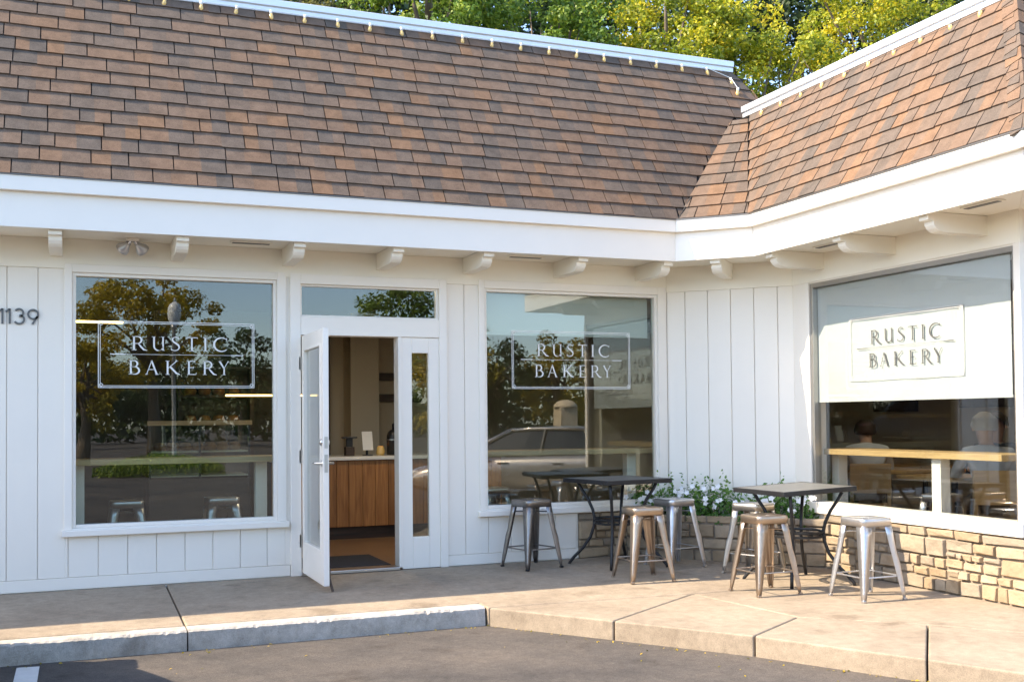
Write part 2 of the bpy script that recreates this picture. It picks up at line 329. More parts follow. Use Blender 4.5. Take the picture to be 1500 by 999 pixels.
# ------------------------------------------------------------------ building shell
B = thing('bakery_building', 'white board-clad bakery with brown shingle mansard roof and stone base', 'building')
def offs(d): return [(-4.5, -d), (5.42-.41421*d, -d), (6.29-d, -.87-.41421*d), (6.29-d, -3.52-d), (10.6, -3.52-d)]
def bands(name, do, di, z0, z1, mat, segs=(0, 1, 2, 3), bevel=.004):
    o, i = offs(do), offs(di); res = []
    for k in segs:
        b = [(*o[k], z0), (*o[k+1], z0), (*i[k+1], z0), (*i[k], z0)]; t = [(p[0], p[1], z1) for p in b]
        res.append(obj(name, MB().hexa(b, t), mat, B, bevel=bevel))
    return res
GRV = .2235
openA = [(-.084, 1.675, .42, 2.60), (1.71, 3.126, -.1, 2.594), (3.438, 5.409, .43, 2.60)]
wall = MB()
for x0, x1, z0, z1 in ((-4.5, -.05, -.03, 2.8), (-.05, 1.64, -.03, .45), (1.64, 1.74, -.03, 2.8), (3.10, 3.47, -.03, 2.8), (3.47, 5.37, -.03, .45), (5.37, 5.415, -.03, 2.8), (-.05, 1.64, 2.57, 2.8), (1.74, 3.10, 2.56, 2.8), (3.47, 5.37, 2.57, 2.8)):
    wall.box(x0, x1, .014, .16, z0, z1)
wallA = obj('wall', wall, white, B)
def board(pieces, parent, M4=None):
    m = MB()
    for x0, x1, z0, z1 in pieces: m.box(x0, x1, 0, .016, z0, z1)
    return obj('board', m, white, parent, bevel=.003, seg=1, M4=M4)
x = -.499-GRV*18
while x < 5.42:
    a, b = x+.0025, min(x+GRV, 5.418)-.0025
    ps = []
    if b-a > .015:
        z0 = .10
        segs = [(a, b)]
        # full-height pieces outside openings
        cuts = [(o[0], o[1], o[2]) for o in openA]
        cur = a
        for (o0, o1, oz) in cuts:
            lo, hi = max(a, o0+.01), min(b, o1-.01)
            if hi > lo:
                if lo-cur > .012: ps.append((cur, lo, z0, 2.56))
                if oz > .2: ps.append((lo, hi, z0, oz))
                cur = hi
        if b-cur > .012: ps.append((cur, b, z0, 2.56))
        ps2 = []
        for q in ps:      # stone base takes over under the second window
            if q[0] >= 4.42: q = (q[0], q[1], .44, q[3])
            elif q[1] > 4.435: q = (q[0], 4.43, q[2], q[3])
            if q[3]-q[2] > .03: ps2.append(q)
        if ps2: board(ps2, wallA)
    x += GRV
for x0, x1 in ((-4.5, 1.705), (3.13, 4.43)): obj('baseboard', MB().box(x0, x1, -.008, .016, .004, .097), white, wallA, bevel=.003)
# diagonal wall
s2 = math.sqrt(.5)
MD = Matrix(((s2, s2, 0, 5.42), (-s2, s2, 0, 0), (0, 0, 1, 0), (0, 0, 0, 1)))      # local x along wall, local y inward
wallD = obj('diagonal_wall', MB().box(-.02, 1.25, .016, .16, -.05, 2.8), white, B, M4=MD)
gs = [0.0]+[.189+.2235*k for k in range(5)]+[1.23]
for a, b in zip(gs, gs[1:]): board([(a+.0025, b-.0025, .38, 2.56)], wallD)
# wing wall around the corner window
wb = MB()
wb.box(6.29, 6.45, -1.12, -.86, -.08, 2.8); wb.box(6.29, 6.45, -3.52, -1.12, -.08, .44); wb.box(6.29, 6.45, -3.52, -1.12, 2.545, 2.8)
wb.box(6.45, 10.6, -3.52, -3.40, -.08, 2.8)
wallB = obj('wing_wall', wb, white, B)
bands('frieze', .012, -.03, 2.56, 2.80, creamw, segs=(0, 1))
obj('frieze', MB().hexa([(6.278, -.875, 2.56), (6.278, -3.53, 2.56), (6.31, -3.53, 2.56), (6.31, -.86, 2.56)][::-1], [(6.278, -.875, 2.8), (6.278, -3.53, 2.8), (6.31, -3.53, 2.8), (6.31, -.86, 2.8)][::-1]), creamw, B)
bands('soffit', .60, -.12, 2.80, 2.83, creamw)
bands('fascia', .62, .585, 2.772, 3.06, trimw)
bands('roof_trim', .668, .61, 3.036, 3.150, trimw)
bands('drip_edge', .676, .62, 3.146, 3.156, alumd, bevel=0)

# brackets
def bracket(M4):
    pr = [(0, 2.798), (0, 2.655), (-.44, 2.655), (-.475, 2.662), (-.505, 2.682), (-.525, 2.705), (-.53, 2.735), (-.575, 2.738), (-.578, 2.742), (-.578, 2.798)]
    m = MB(); m.extrude([(0, y, z) for y, z in pr], (.095, 0, 0)); return obj('bracket', m, creamw, B, bevel=.004, M4=M4)
for bx in (-2.95, -2.03, -1.12, -.19, .73, 1.645, 2.475, 3.287, 4.195, 5.07): bracket(Matrix.Translation((bx, .005, 0)))
bracket(MD @ Matrix.Translation((.57, .005, 0)))
MBm = Matrix(((0, 1, 0, 6.295), (-1, 0, 0, 0), (0, 0, 1, 0), (0, 0, 0, 1)))       # local x -> -y, local y -> +x
for by in (1.25, 2.175, 3.145): bracket(MBm @ Matrix.Translation((by, 0, 0)))
def vent(M4):
    m = MB(); m.box(0, .34, -.04, .04, 2.789, 2.799); v = obj('soffit_vent', m, creamw, B, bevel=.002, M4=M4)
    obj('slot', MB().box(.02, .32, -.022, .022, 2.785, 2.7895), alumd, v)
vent(Matrix.Translation((1.17, -.30, 0))); vent(Matrix.Translation((3.62, -.30, 0))); vent(MBm @ Matrix.Translation((1.60, -.30, 0))); vent(MBm @ Matrix.Translation((3.42, -.42, 0)))

# ------------------------------------------------------------------ roof
EX = .1437; TH = R(60); c6, s6 = math.cos(TH), math.sin(TH); DZ = EX*s6; Z0 = 3.152
def shingle_mesh(xl0, xr0, xl1, xr1, L, jog, h0=.019, h1=.004, th=.013, split=.5):
    m = MB(); xm0 = xl0+(xr0-xl0)*split; xm1 = xl1+(xr1-xl1)*split
    top = [(xl0, jog[0], h0), (xm0, jog[0], h0), (xm0, jog[1], h0+.0015), (xr0, jog[1], h0+.0015), (xr1, L, h1), (xm1, L, h1), (xl1, L, h1)]
    bot = [(p[0], p[1], p[2]-th) for p in top]
    m.add(top+bot, [(0, 1, 5, 6), (2, 3, 4, 5), (7, 8, 1, 0), (9, 10, 3, 2), (6, 13, 7, 0), (3, 10, 11, 4), (8, 9, 2, 1)])
    return m
SHM = {}
WID = [.23, .27, .30, .33, .36, .40]
def shared(wi, k):
    if (wi, k) not in SHM:
        wv = WID[wi]-.009; rr = random.Random(wi*10+k)
        m = shingle_mesh(0, wv, 0, wv, EX+.03, (rr.uniform(-.003, .003), rr.uniform(-.006, .004)), split=rr.uniform(.4, .6)).mesh('shingle')
        d = [0, rr.choice([.17, .27, .41, .6, .75]), 0, 0, 0, 0, 0]; d[3] = d[1]; fattr(m, d); m.materials.append(shing); SHM[(wi, k)] = m
    return SHM[(wi, k)]
NSH = [0]
def slope(name, P0, u, v, rows, left, right, dz, indiv, seed, L=None):
    """rows of shingles; left(z)/right(z) give the along-coordinate limits at height z"""
    rr = random.Random(seed); u = Vector(u); v = Vector(v).normalized(); n = u.cross(v).normalized(); P0 = Vector(P0)
    e = dz/v.z
    deck = MB(); zt = Z0+rows*dz
    zs = [Z0+(zt-Z0)*i/12 for i in range(13)]
    pts = [P0+u*left(z)+v*((z-Z0)/v.z)-n*.008 for z in zs]+[P0+u*right(z)+v*((z-Z0)/v.z)-n*.008 for z in zs[::-1]]
    for i in range(12): deck.add([pts[i], pts[25-i], pts[24-i], pts[i+1]], [(0, 1, 2, 3)])
    par = obj(name, deck, deckm, B)
    fm = MB(); fr = []
    full = int(math.floor(rows)); frac = rows-full
    for k in range(full+(1 if frac > .05 else 0)):
        zk = Z0+k*dz; hh = dz if k < full else dz*frac
        z1 = zk+hh; ext = e*(hh/dz)+(.03 if k < full-1 or frac > .05 else 0.0)
        if k >= full: ext = e*frac
        l0, l1, r0_, r1 = left(zk), left(z1), right(zk), right(z1)
        x = min(l0, l1)-rr.uniform(0, .3)
        while x < max(r0_, r1):
            wi = rr.randrange(6); wv = WID[wi]; a, b = x, x+wv; x += wv
            if b < min(l0, l1)+.01: continue
            edge = a < max(l0, l1) or b > min(r0_, r1) or k >= full or abs(e-EX) > .01
            base = P0+v*((zk-Z0)/v.z)
            if indiv(k, a, b) and NSH[0] < 298:
                if not edge:
                    M4 = Matrix(((u.x, v.x, n.x, 0), (u.y, v.y, n.y, 0), (u.z, v.z, n.z, 0), (0, 0, 0, 1))); M4.translation = base+u*(a+.002)
                    me = shared(wi, rr.randrange(4))
                else:
                    A0, A1 = max(a, l0), max(a, l1); B0, B1 = min(b, r0_), min(b, r1)
                    if B0-A0 < .01 and B1-A1 < .01: continue
                    B0 = max(B0, A0+.003); B1 = max(B1, A1+.003)
                    M4 = Matrix(((u.x, v.x, n.x, 0), (u.y, v.y, n.y, 0), (u.z, v.z, n.z, 0), (0, 0, 0, 1))); M4.translation = base+u*A0
                    me = shingle_mesh(0, B0-A0-.009, A1-A0, B1-A0-.009, ext, (rr.uniform(-.003, .003), rr.uniform(-.006, .004))).mesh('shingle')
                    dd = rr.choice([.2, .35, .55]); fattr(me, [0, dd, 0, dd, 0, 0, 0]); me.materials.append(shing)
                o = bpy.data.objects.new('shingle', me); COL.objects.link(o); o.parent = par; o.matrix_basis = M4; NSH[0] += 1
            else:
                A0, A1 = max(a, l0), max(a, l1); B0, B1 = min(b, r0_), min(b, r1)
                if B0-A0 < .01 and B1-A1 < .01: continue
                B0 = max(B0, A0+.003); B1 = max(B1, A1+.003)
                q = shingle_mesh(A0+.0045, B0-.0045, A1+.0045, B1-.0045, ext, (rr.uniform(-.003, .003), rr.uniform(-.006, .004)), split=rr.uniform(.4, .6))
                fm.add([base+u*p[0]+v*p[1]+n*p[2] for p in q.v], q.f); r1_ = rr.random(); r2_ = rr.random(); fr += [r1_, r2_, r1_, r2_, r1_, r1_, r1_]
    if fm.v:
        me = fm.mesh('shingle_field'); fattr(me, fr); o = obj('shingle_field', me, shing, par); o['kind'] = 'stuff'
    return par
ZB = 4.375; ZA = 4.99
lerp = lambda a, b, t: a+(b-a)*t
valA = lambda z: lerp(5.175, 6.245, (z-3.152)/(4.345-3.152)) if z < 4.345 else 6.50+(4.985-z)*.577
DB = lambda z: lerp(1.127, .17, (z-3.152)/(4.345-3.152))
rowsA = (ZA-Z0)/DZ; rowsB = (ZB-Z0)/DZ
slope('wing_roof_slope', (5.63, 0, Z0), (0, -1, 0), (c6, 0, s6), rowsB, DB, lambda z: 4.19-(z-Z0)*.577, DZ, lambda k, a, b: True, 3)
pb = Vector((5.175, -.66, Z0)); pc = Vector((5.63, -1.127, Z0)); pt0 = Vector((6.245, .03, 4.345)); pt1 = Vector((6.30, -.16, 4.345))
ud = (pc-pb).normalized(); md = (pt0+pt1)/2-(pb+pc)/2; vd = md-ud*md.dot(ud)
def dl(z):
    t = (z-Z0)/(4.345-Z0); p = pb.lerp(pt0, t); return (p-pb).dot(ud)
def dr(z):
    t = (z-Z0)/(4.345-Z0); p = pc.lerp(pt1, t); return (p-pb).dot(ud)
slope('corner_roof_slope', pb, ud, vd, (4.345-Z0)/DZ, dl, dr, DZ, lambda k, a, b: True, 4)
slope('main_roof_slope', (0, -.66, Z0), (1, 0, 0), (0, c6, s6), rowsA, lambda z: -4.5, valA, DZ, lambda k, a, b: b > -.75, 5)
slope('end_roof_slope', (0, -4.20, Z0), (1, 0, 0), (0, c6, s6), rowsB, lambda z: 5.66+(z-Z0)*.577, lambda z: 9.5, DZ, lambda k, a, b: False, 6)
# valley flashing and hip caps
obj('valley_flashing', MB().tube([(5.172, -.672, 3.158), (5.72, -.335, 3.75), (6.235, .005, 4.335)], .011, 6), deckm, B)
hipm = MB(); hr = []
h0 = Vector((5.64, -4.20, Z0)); h1 = Vector((6.335, -3.495, ZB)); hd = (h1-h0).normalized(); Lh = (h1-h0).length; nB = Vector((-s6, 0, c6)); nE = Vector((0, -s6, c6))
sB = nB.cross(hd).normalized(); sB = sB if sB.y > 0 else -sB; sE = nE.cross(hd).normalized(); sE = sE if sE.x > 0 else -sE
k = 0
while k*.15 < Lh:
    a = h0+hd*(k*.15); b = h0+hd*min(Lh, k*.15+.19); up0, up1 = .024, .012
    W = .11
    for sd, nn in ((sB, nB), (sE, nE)):
        q = [a+(nB+nE).normalized()*up0, a+sd*W+nn*up0, b+sd*W+nn*up1, b+(nB+nE).normalized()*up1]
        m = MB(); qb = [p-nn*.012 for p in q]; hipm.add(q+qb, [(0, 1, 2, 3), (3, 2, 1, 0), (0, 4, 5, 1), (1, 5, 6, 2)]); rv = random.random(); hr += [rv]*4
    k += 1
me = hipm.mesh('hip_caps'); fattr(me, hr); obj('hip_caps', me, shing, B)
# white metal coping at the roof tops
def coping(path_fn, prof, name):
    m = MB(); a, b = path_fn
    n = len(prof); m.add([a(p) for p in prof]+[b(p) for p in prof], [(i, (i+1) % n, n+(i+1) % n, n+i) for i in range(n)]+[tuple(range(n))[::-1], tuple(range(n, 2*n))])
    return obj(name, m, metalw, B, bevel=.003)
prof = [(0, 0), (-.012, .004), (-.012, .05), (-.03, .056), (-.03, .112), (-.02, .118), (.25, .118), (.25, 0)]
yA = -.66+(ZA-Z0)*c6/s6; xB = 5.63+(ZB-Z0)*c6/s6
coping((lambda p: (-4.5, yA+p[0], ZA+p[1]), lambda p: (6.50+p[0]*.0, yA+p[0], ZA+p[1])), prof, 'roof_coping')
coping((lambda p: (xB+p[0], -.03, ZB+p[1]), lambda p: (xB+p[0], -3.50, ZB+p[1])), prof, 'roof_coping')
coping((lambda p: (xB+.005, -3.50+p[0], ZB+p[1]), lambda p: (9.5, -3.50+p[0], ZB+p[1])), prof, 'roof_coping')
# flat roofs, hip return of the main roof
fl = MB(); fl.box(-4.5, 6.7, yA+.1, 6.3, 4.80, 4.98); fl.box(6.35, 10.6, -3.4, 6.3, 4.18, 4.36); fl.box(-4.5, 10.6, .2, 6.3, 2.84, 2.9)
fl.add([(6.50, yA, ZA), (6.95, yA-.45, 4.21), (6.95, 6.3, 4.21), (6.50, 6.3, ZA)], [(0, 1, 2, 3)])
fl.add([(-4.5, -.6, 3.1), (-4.5, yA+.05, ZA-.02), (-4.5, 6.3, ZA), (-4.5, 6.3, 2.9), (-4.5, -.6, 2.83)], [(0, 1, 2, 3, 4)])
obj('flat_roof', fl, deckm, B)

# string lights along the copings
def strand(name, label, pts, sag=0.0):
    t = thing(name, label, 'string lights', pts[0])
    o0 = Vector(pts[0]); obj('wire', MB().tube([Vector(p)-o0+Vector((0, 0, .03)) for p in pts], .004, 5), metalw, t)
    for p in pts[0:]:
        q = Vector(p)-o0; rz = random.uniform(-.3, .3)
        mt = Matrix.Translation(q) @ Matrix.Rotation(random.uniform(-.25, .25), 4, 'Y') @ Matrix.Rotation(random.uniform(-.2, .1), 4, 'X')
        bo = obj('bulb', MB().lathe([(.0, -.062), (.009, -.056), (.017, -.038), (.019, -.02), (.012, .002), (0.0, .004)], n=10), bulbm, t, smooth=True, M4=mt)
        obj('socket', MB().lathe([(.0, .034), (.013, .034), (.014, 0), (0, -.002)], n=8), trimw, bo, smooth=True)
strand('string_lights', 'string of small amber bulbs clipped below the long roof coping of the main building', [(-1.1+.302*i, yA-.052, ZA-.03) for i in range(25)]+[(6.42, yA-.09, 4.87), (6.44, yA-.18, 4.74)])
strand('string_lights', 'string of small amber bulbs clipped below the coping of the right wing roof', [(xB-.052, -.42-.31*i, ZB-.03) for i in range(10)])

# ------------------------------------------------------------------ lettering
def strip(mb, pts, ws):
    pts = [Vector((p[0], p[1], 0)) for p in pts]; ws = ws if isinstance(ws, (list, tuple)) else [ws]*len(pts); L_, R_ = [], []
    for i, p in enumerate(pts):
        d = (pts[min(i+1, len(pts)-1)]-pts[max(i-1, 0)]).normalized(); nn = Vector((-d.y, d.x, 0))*ws[i]/2; L_.append(p+nn); R_.append(p-nn)
    n = len(pts); mb.add(L_+R_, [(i, n+i, n+i+1, i+1) for i in range(n-1)])
def arc(cx, cy, rx, ry, a0, a1, n=14): return [(cx+rx*math.cos(R(a0+(a1-a0)*i/n)), cy+ry*math.sin(R(a0+(a1-a0)*i/n))) for i in range(n+1)]
def sw_(n, lo, hi): return [lo+(hi-lo)*math.sin(math.pi*i/n) for i in range(n+1)]
def serif(mb, x, y, w): strip(mb, [(x-w/2, y), (x+w/2, y)], .035)
def glyph(ch):
    m = MB(); T = .125; t = .055
    if ch in 'RB':
        strip(m, [(.13, 0), (.13, 1)], T); serif(m, .13, .018, .30); strip(m, [(0, .982), (.2, .982)], .035)
        if ch == 'R':
            strip(m, [(.13, .975)]+arc(.36, .73, .27, .245, 90, -90)+[(.13, .485)], [t]+sw_(14, t, T)+[t]); strip(m, [(.40, .50), (.60, .26), (.78, .06), (1.02, 0)], [t, T, T*.95, .04])
        else:
            strip(m, [(.13, .975)]+arc(.34, .755, .23, .22, 90, -90)+[(.13, .535)], [t]+sw_(14, t, T)+[t]); strip(m, [(.13, .535)]+arc(.38, .28, .31, .26, 90, -90)+[(.13, .02)], [t]+sw_(14, t, T*1.05)+[t])
    elif ch == 'U':
        strip(m, [(.13, 1), (.13, .35)]+arc(.45, .33, .32, .32, 180, 300, 10), [T, T]+[T-(T-t)*i/10 for i in range(11)]); strip(m, arc(.45, .33, .32, .32, 270, 352, 6), t); strip(m, [(.77, 1), (.77, 0)], T*.85); serif(m, .10, .982, .26); serif(m, .74, .982, .24); serif(m, .81, .018, .12)
    elif ch == 'S':
        p = [(.53, .90), (.46, .965), (.34, .985), (.20, .95), (.12, .86), (.12, .74), (.20, .64), (.34, .55), (.48, .46), (.58, .35), (.60, .22), (.53, .10), (.39, .03), (.22, .02), (.10, .06), (.03, .13)]
        strip(m, p, [.04, .045, .05, .06, .085, .11, .125, .13, .13, .125, .11, .085, .06, .05, .045, .04]); strip(m, [(.54, .98), (.53, .82)], .035); strip(m, [(.03, .02), (.02, .2)], .035)
    elif ch == 'T':
        strip(m, [(.42, 0), (.42, .98)], T); strip(m, [(0, .965), (.84, .965)], .055); strip(m, [(.012, 1.0), (.0, .86)], .03); strip(m, [(.83, 1.0), (.845, .86)], .03); serif(m, .42, .018, .28)
    elif ch == 'I':
        strip(m, [(.1, 0), (.1, 1)], T); serif(m, .1, .018, .26); serif(m, .1, .982, .26)
    elif ch == 'C':
        strip(m, arc(.52, .5, .48, .49, 48, 312, 26), [.05+.08*max(0, math.sin(math.pi*i/26))**1.5 for i in range(27)]); strip(m, [(.86, .98), (.845, .78)], .035)
    elif ch == 'A':
        strip(m, [(.06, 0), (.44, .98)], t); strip(m, [(.42, 1.0), (.82, 0)], T); strip(m, [(.2, .36), (.66, .36)], .045); serif(m, .06, .018, .2); serif(m, .82, .018, .26)
    elif ch == 'K':
        strip(m, [(.13, 0), (.13, 1)], T); serif(m, .13, .018, .28); serif(m, .13, .982, .28); strip(m, [(.17, .46), (.76, .98)], t); strip(m, [(.3, .57), (.74, .10), (.98, .01)], [T, T, .05]); serif(m, .76, .982, .2)
    elif ch == 'E':
        strip(m, [(.13, 0), (.13, 1)], T); serif(m, .08, .018, .16); serif(m, .08, .982, .16)
        for y, w_ in ((.975, .56), (.52, .46), (.025, .62)): strip(m, [(.13, y), (w_, y)], .05)
        strip(m, [(.555, .99), (.555, .86)], .03); strip(m, [(.60, .0), (.64, .15)], .03); strip(m, [(.455, .6), (.455, .44)], .03)
    elif ch == 'Y':
        strip(m, [(.02, 1.0), (.40, .48)], T); strip(m, [(.76, .99), (.41, .48)], t); strip(m, [(.41, .5), (.41, 0)], T); serif(m, .41, .018, .28); serif(m, .05, .982, .22); serif(m, .76, .982, .18)
    return m
SIGN = [('R', 320, 460, .305), ('U', 500, 615, .305), ('S', 675, 757, .305), ('T', 812, 922, .305), ('I', 975, 1002, .305), ('C', 1065, 1198, .305),
        ('B', 292, 395, .107), ('A', 440, 562, .107), ('K', 625, 758, .107), ('E', 822, 910, .107), ('R', 968, 1100, .107), ('Y', 1117, 1218, .107)]
def sign(M4, parent, mat, bmat, z=0.0):
    k = 1.24/1430
    let = MB()
    for ch, a, b, v0 in SIGN:
        gm = glyph(ch); xs = [p[0] for p in gm.v]; sx = (b-a)*k/(max(xs)-min(xs)) if ch != 'I' else .118
        for_v = [((a-25)*k+(p[0]-min(xs))*sx, v0+p[1]*.116, z) for p in gm.v]; let.add(for_v, gm.f)
    strip(let, [(.09, .272), (.21, .272)], .007); strip(let, [(1.05, .272), (1.15, .272)], .007); strip(let, [(.21, .272), (1.05, .272)], .0028)
    fr = MB(); Wd, H = 1.24, .54
    for o, wd in ((0, .006), (.014, .0045)):
        strip(fr, [(o, o-wd/2), (o, H-o+wd/2)], wd); strip(fr, [(Wd-o, o-wd/2), (Wd-o, H-o+wd/2)], wd); strip(fr, [(o, o), (Wd-o, o)], wd); strip(fr, [(o, H-o), (Wd-o, H-o)], wd)
    for cx, cy in ((.02, .02), (Wd-.02, .02), (.02, H-.02), (Wd-.02, H-.02)): strip(fr, arc(cx, cy, .013, .013, 0, 360, 12), .005)
    fr.v = [(p[0], p[1], z) for p in fr.v]
    a = obj('lettering', let, mat, parent, M4=M4); b = obj('sign_border', fr, bmat, parent, M4=M4)
    return a

# ------------------------------------------------------------------ windows of the main wall
def window_A(x0, x1, zs, z1, gx0, gx1, gz0, gz1, label, signx):
    wn_ = obj('window', MB().box(gx0-.03, gx0-.002, .0, .07, gz0-.03, gz1+.03).box(gx1+.002, gx1+.03, .0, .07, gz0-.03, gz1+.03).box(gx0-.002, gx1+.002, .0, .07, gz1+.002, gz1+.03).box(gx0-.002, gx1+.002, .0, .07, gz0-.03, gz0-.002), trimw, B, bevel=.004)
    wn_['label'] = label
    obj('casing', MB().box(x0, gx0-.03, -.022, .03, zs+.05, z1), trimw, wn_, bevel=.004); obj('casing', MB().box(gx1+.03, x1, -.022, .03, zs+.05, z1), trimw, wn_, bevel=.004)
    obj('casing', MB().box(gx0-.03, gx1+.03, -.022, .03, gz1+.03, z1), trimw, wn_, bevel=.004)
    obj('casing', MB().box(gx0-.03, gx1+.03, -.018, .03, zs+.045, gz0-.03), trimw, wn_, bevel=.004)
    obj('sill', MB().box(x0-.018, x1+.018, -.055, .03, zs, zs+.05), trimw, wn_, bevel=.006)
    obj('pane', MB().box(gx0-.006, gx1+.006, .040, .046, gz0-.006, gz1+.006), glassA, wn_)
    sign(Matrix(((1, 0, 0, signx), (0, 0, -1, .037), (0, 1, 0, 1.612), (0, 0, 0, 1))), wn_, lettw, lettw)
    return wn_
window_A(-.084, 1.675, .424, 2.60, .006, 1.568, .516, 2.503, 'large white-framed window left of the open door', .172)
window_A(3.438, 5.409, .436, 2.607, 3.524, 5.284, .536, 2.502, 'large white-framed window right of the door reflecting a parked car', 3.786)

# ------------------------------------------------------------------ door
dfm = MB(); dfm.box(1.71, 1.800, -.03, .12, .0, 2.594); dfm.box(3.052, 3.126, -.03, .12, 0, 2.594); dfm.box(1.80, 3.052, -.03, .12, 2.508, 2.594); dfm.box(1.80, 3.052, -.026, .12, 2.066, 2.226)
dfm.box(2.667, 2.700, -.024, .12, .02, 2.066)
D = obj('entrance', dfm, trimw, B, bevel=.004); D['label'] = 'white door frame with transom and narrow sidelight'
obj('threshold', MB().box(1.80, 2.667, -.05, .14, .002, .028), steel, D, bevel=.004)
obj('transom_frame', MB().box(1.80, 1.815, .0, .05, 2.226, 2.508).box(3.03, 3.052, 0, .05, 2.226, 2.508).box(1.815, 3.03, 0, .05, 2.49, 2.508).box(1.815, 3.03, 0, .05, 2.226, 2.243), trimw, D, bevel=.003)
obj('transom_pane', MB().box(1.812, 3.033, .022, .028, 2.24, 2.493), glassA, D)
sd = MB().box(2.700, 2.797, -.012, .04, .003, 2.064).box(2.952, 3.052, -.012, .04, .003, 2.064).box(2.797, 2.952, -.012, .04, 1.925, 2.064).box(2.797, 2.952, -.012, .04, .003, .283)
obj('sidelight', sd, trimw, D, bevel=.004); obj('sidelight_pane', MB().box(2.795, 2.954, .010, .016, .281, 1.927), glassA, D)
DR = thing('door', None, None, (1.806, -.03, 0)); DR.parent = B; DR['label'] = 'white glazed door standing open at a right angle to the wall'
lf = MB().box(0, .045, -.11, 0, .03, 2.055).box(0, .045, -.86, -.75, .03, 2.055).box(0, .045, -.75, -.11, 1.925, 2.055).box(0, .045, -.75, -.11, .03, .30)
obj('leaf', lf, trimw, DR, bevel=.003); obj('pane', MB().box(.019, .025, -.755, -.105, .295, 1.93), glassA, DR)
obj('glazing_bead', MB().box(-.006, .051, -.765, -.745, .285, 1.94).box(-.006, .051, -.115, -.095, .285, 1.94).box(-.006, .051, -.745, -.115, 1.92, 1.94).box(-.006, .051, -.745, -.115, .285, .305), trimw, DR, bevel=.003)
for z in (.30, 1.02, 1.82): obj('hinge', MB().tube([(-.012, .012, z-.06), (-.012, .012, z+.06)], .012, 8).box(-.022, -.004, 0, .03, z-.055, z+.055), steel, DR)
hd_ = obj('lever_handle', MB().lathe([(0, -.012), (.03, -.012), (.03, 0), (.012, .004), (.011, .05), (0, .052)], n=14), steel, DR, smooth=True, M4=Matrix.Translation((0, -.80, .99)) @ Matrix.Rotation(R(-90), 4, 'Y'))
obj('lever', MB().tube([(0, 0, .045), (0, .05, .05), (0, .12, .048)], [.010, .009, .007], 8), steel, hd_, smooth=True)
hd2 = obj('lever_handle', MB().lathe([(0, -.012), (.03, -.012), (.03, 0), (.012, .004), (.011, .05), (0, .052)], n=14), steel, DR, smooth=True, M4=Matrix.Translation((.045, -.80, .99)) @ Matrix.Rotation(R(90), 4, 'Y'))
obj('lever', MB().tube([(0, 0, .045), (0, .05, .05), (0, .12, .048)], [.010, .009, .007], 8), steel, hd2, smooth=True)
for sx, rot in ((0, -90), (.045, 90)): obj('deadbolt', MB().lathe([(0, -.01), (.028, -.01), (.028, .004), (.02, .016), (0, .018)], n=14), steel, DR, smooth=True, M4=Matrix.Translation((sx, -.80, 1.155)) @ Matrix.Rotation(R(rot), 4, 'Y'))
obj('lock_plate', MB().box(.010, .035, -.863, -.858, .92, 1.06).box(.010, .035, -.863, -.858, 1.11, 1.20), steel, DR)
obj('closer_arm', MB().box(.046, .07, -.62, -.45, 1.99, 2.03).tube([(.06, -.5, 2.04), (.20, -.1, 2.045)], .008, 6), steel, DR)
obj('door_stop', MB().tube([(.045, -.80, .12), (.075, -.84, -.018)], .011, 8).box(.04, .06, -.83, -.77, .09, .16), wooddk, DR)

# ------------------------------------------------------------------ corner window of the wing
WB = obj('corner_window', MB().box(6.285, 6.36, -1.165, -1.125, .55, 2.515).box(6.285, 6.36, -3.475, -1.125, 2.505, 2.545).box(6.285, 6.36, -3.475, -3.45, .55, 2.505), alum, B, bevel=.003)
WB['label'] = 'big metal-framed corner window with lowered white blind on the right wing'
obj('corner_post', MB().box(6.27, 6.45, -3.535, -3.475, .5, 2.56), trimw, WB, bevel=.004)
obj('pane', MB().box(6.325, 6.331, -3.452, -1.163, .548, 2.507), glassB, WB)
obj('sill', MB().box(6.235, 6.45, -3.54, -1.10, .448, .548), trimw, WB, bevel=.006)
obj('casing', MB().box(6.272, 6.30, -1.125, -1.075, .548, 2.555), trimw, WB, bevel=.003)
sign(Matrix(((0, 0, -1, 6.3235), (-1, 0, 0, -1.62), (0, 1, 0, 1.635), (0, 0, 0, 1))) @ Matrix.Diagonal((1.06, 1, 1, 1)), WB, lettshade, lettl)

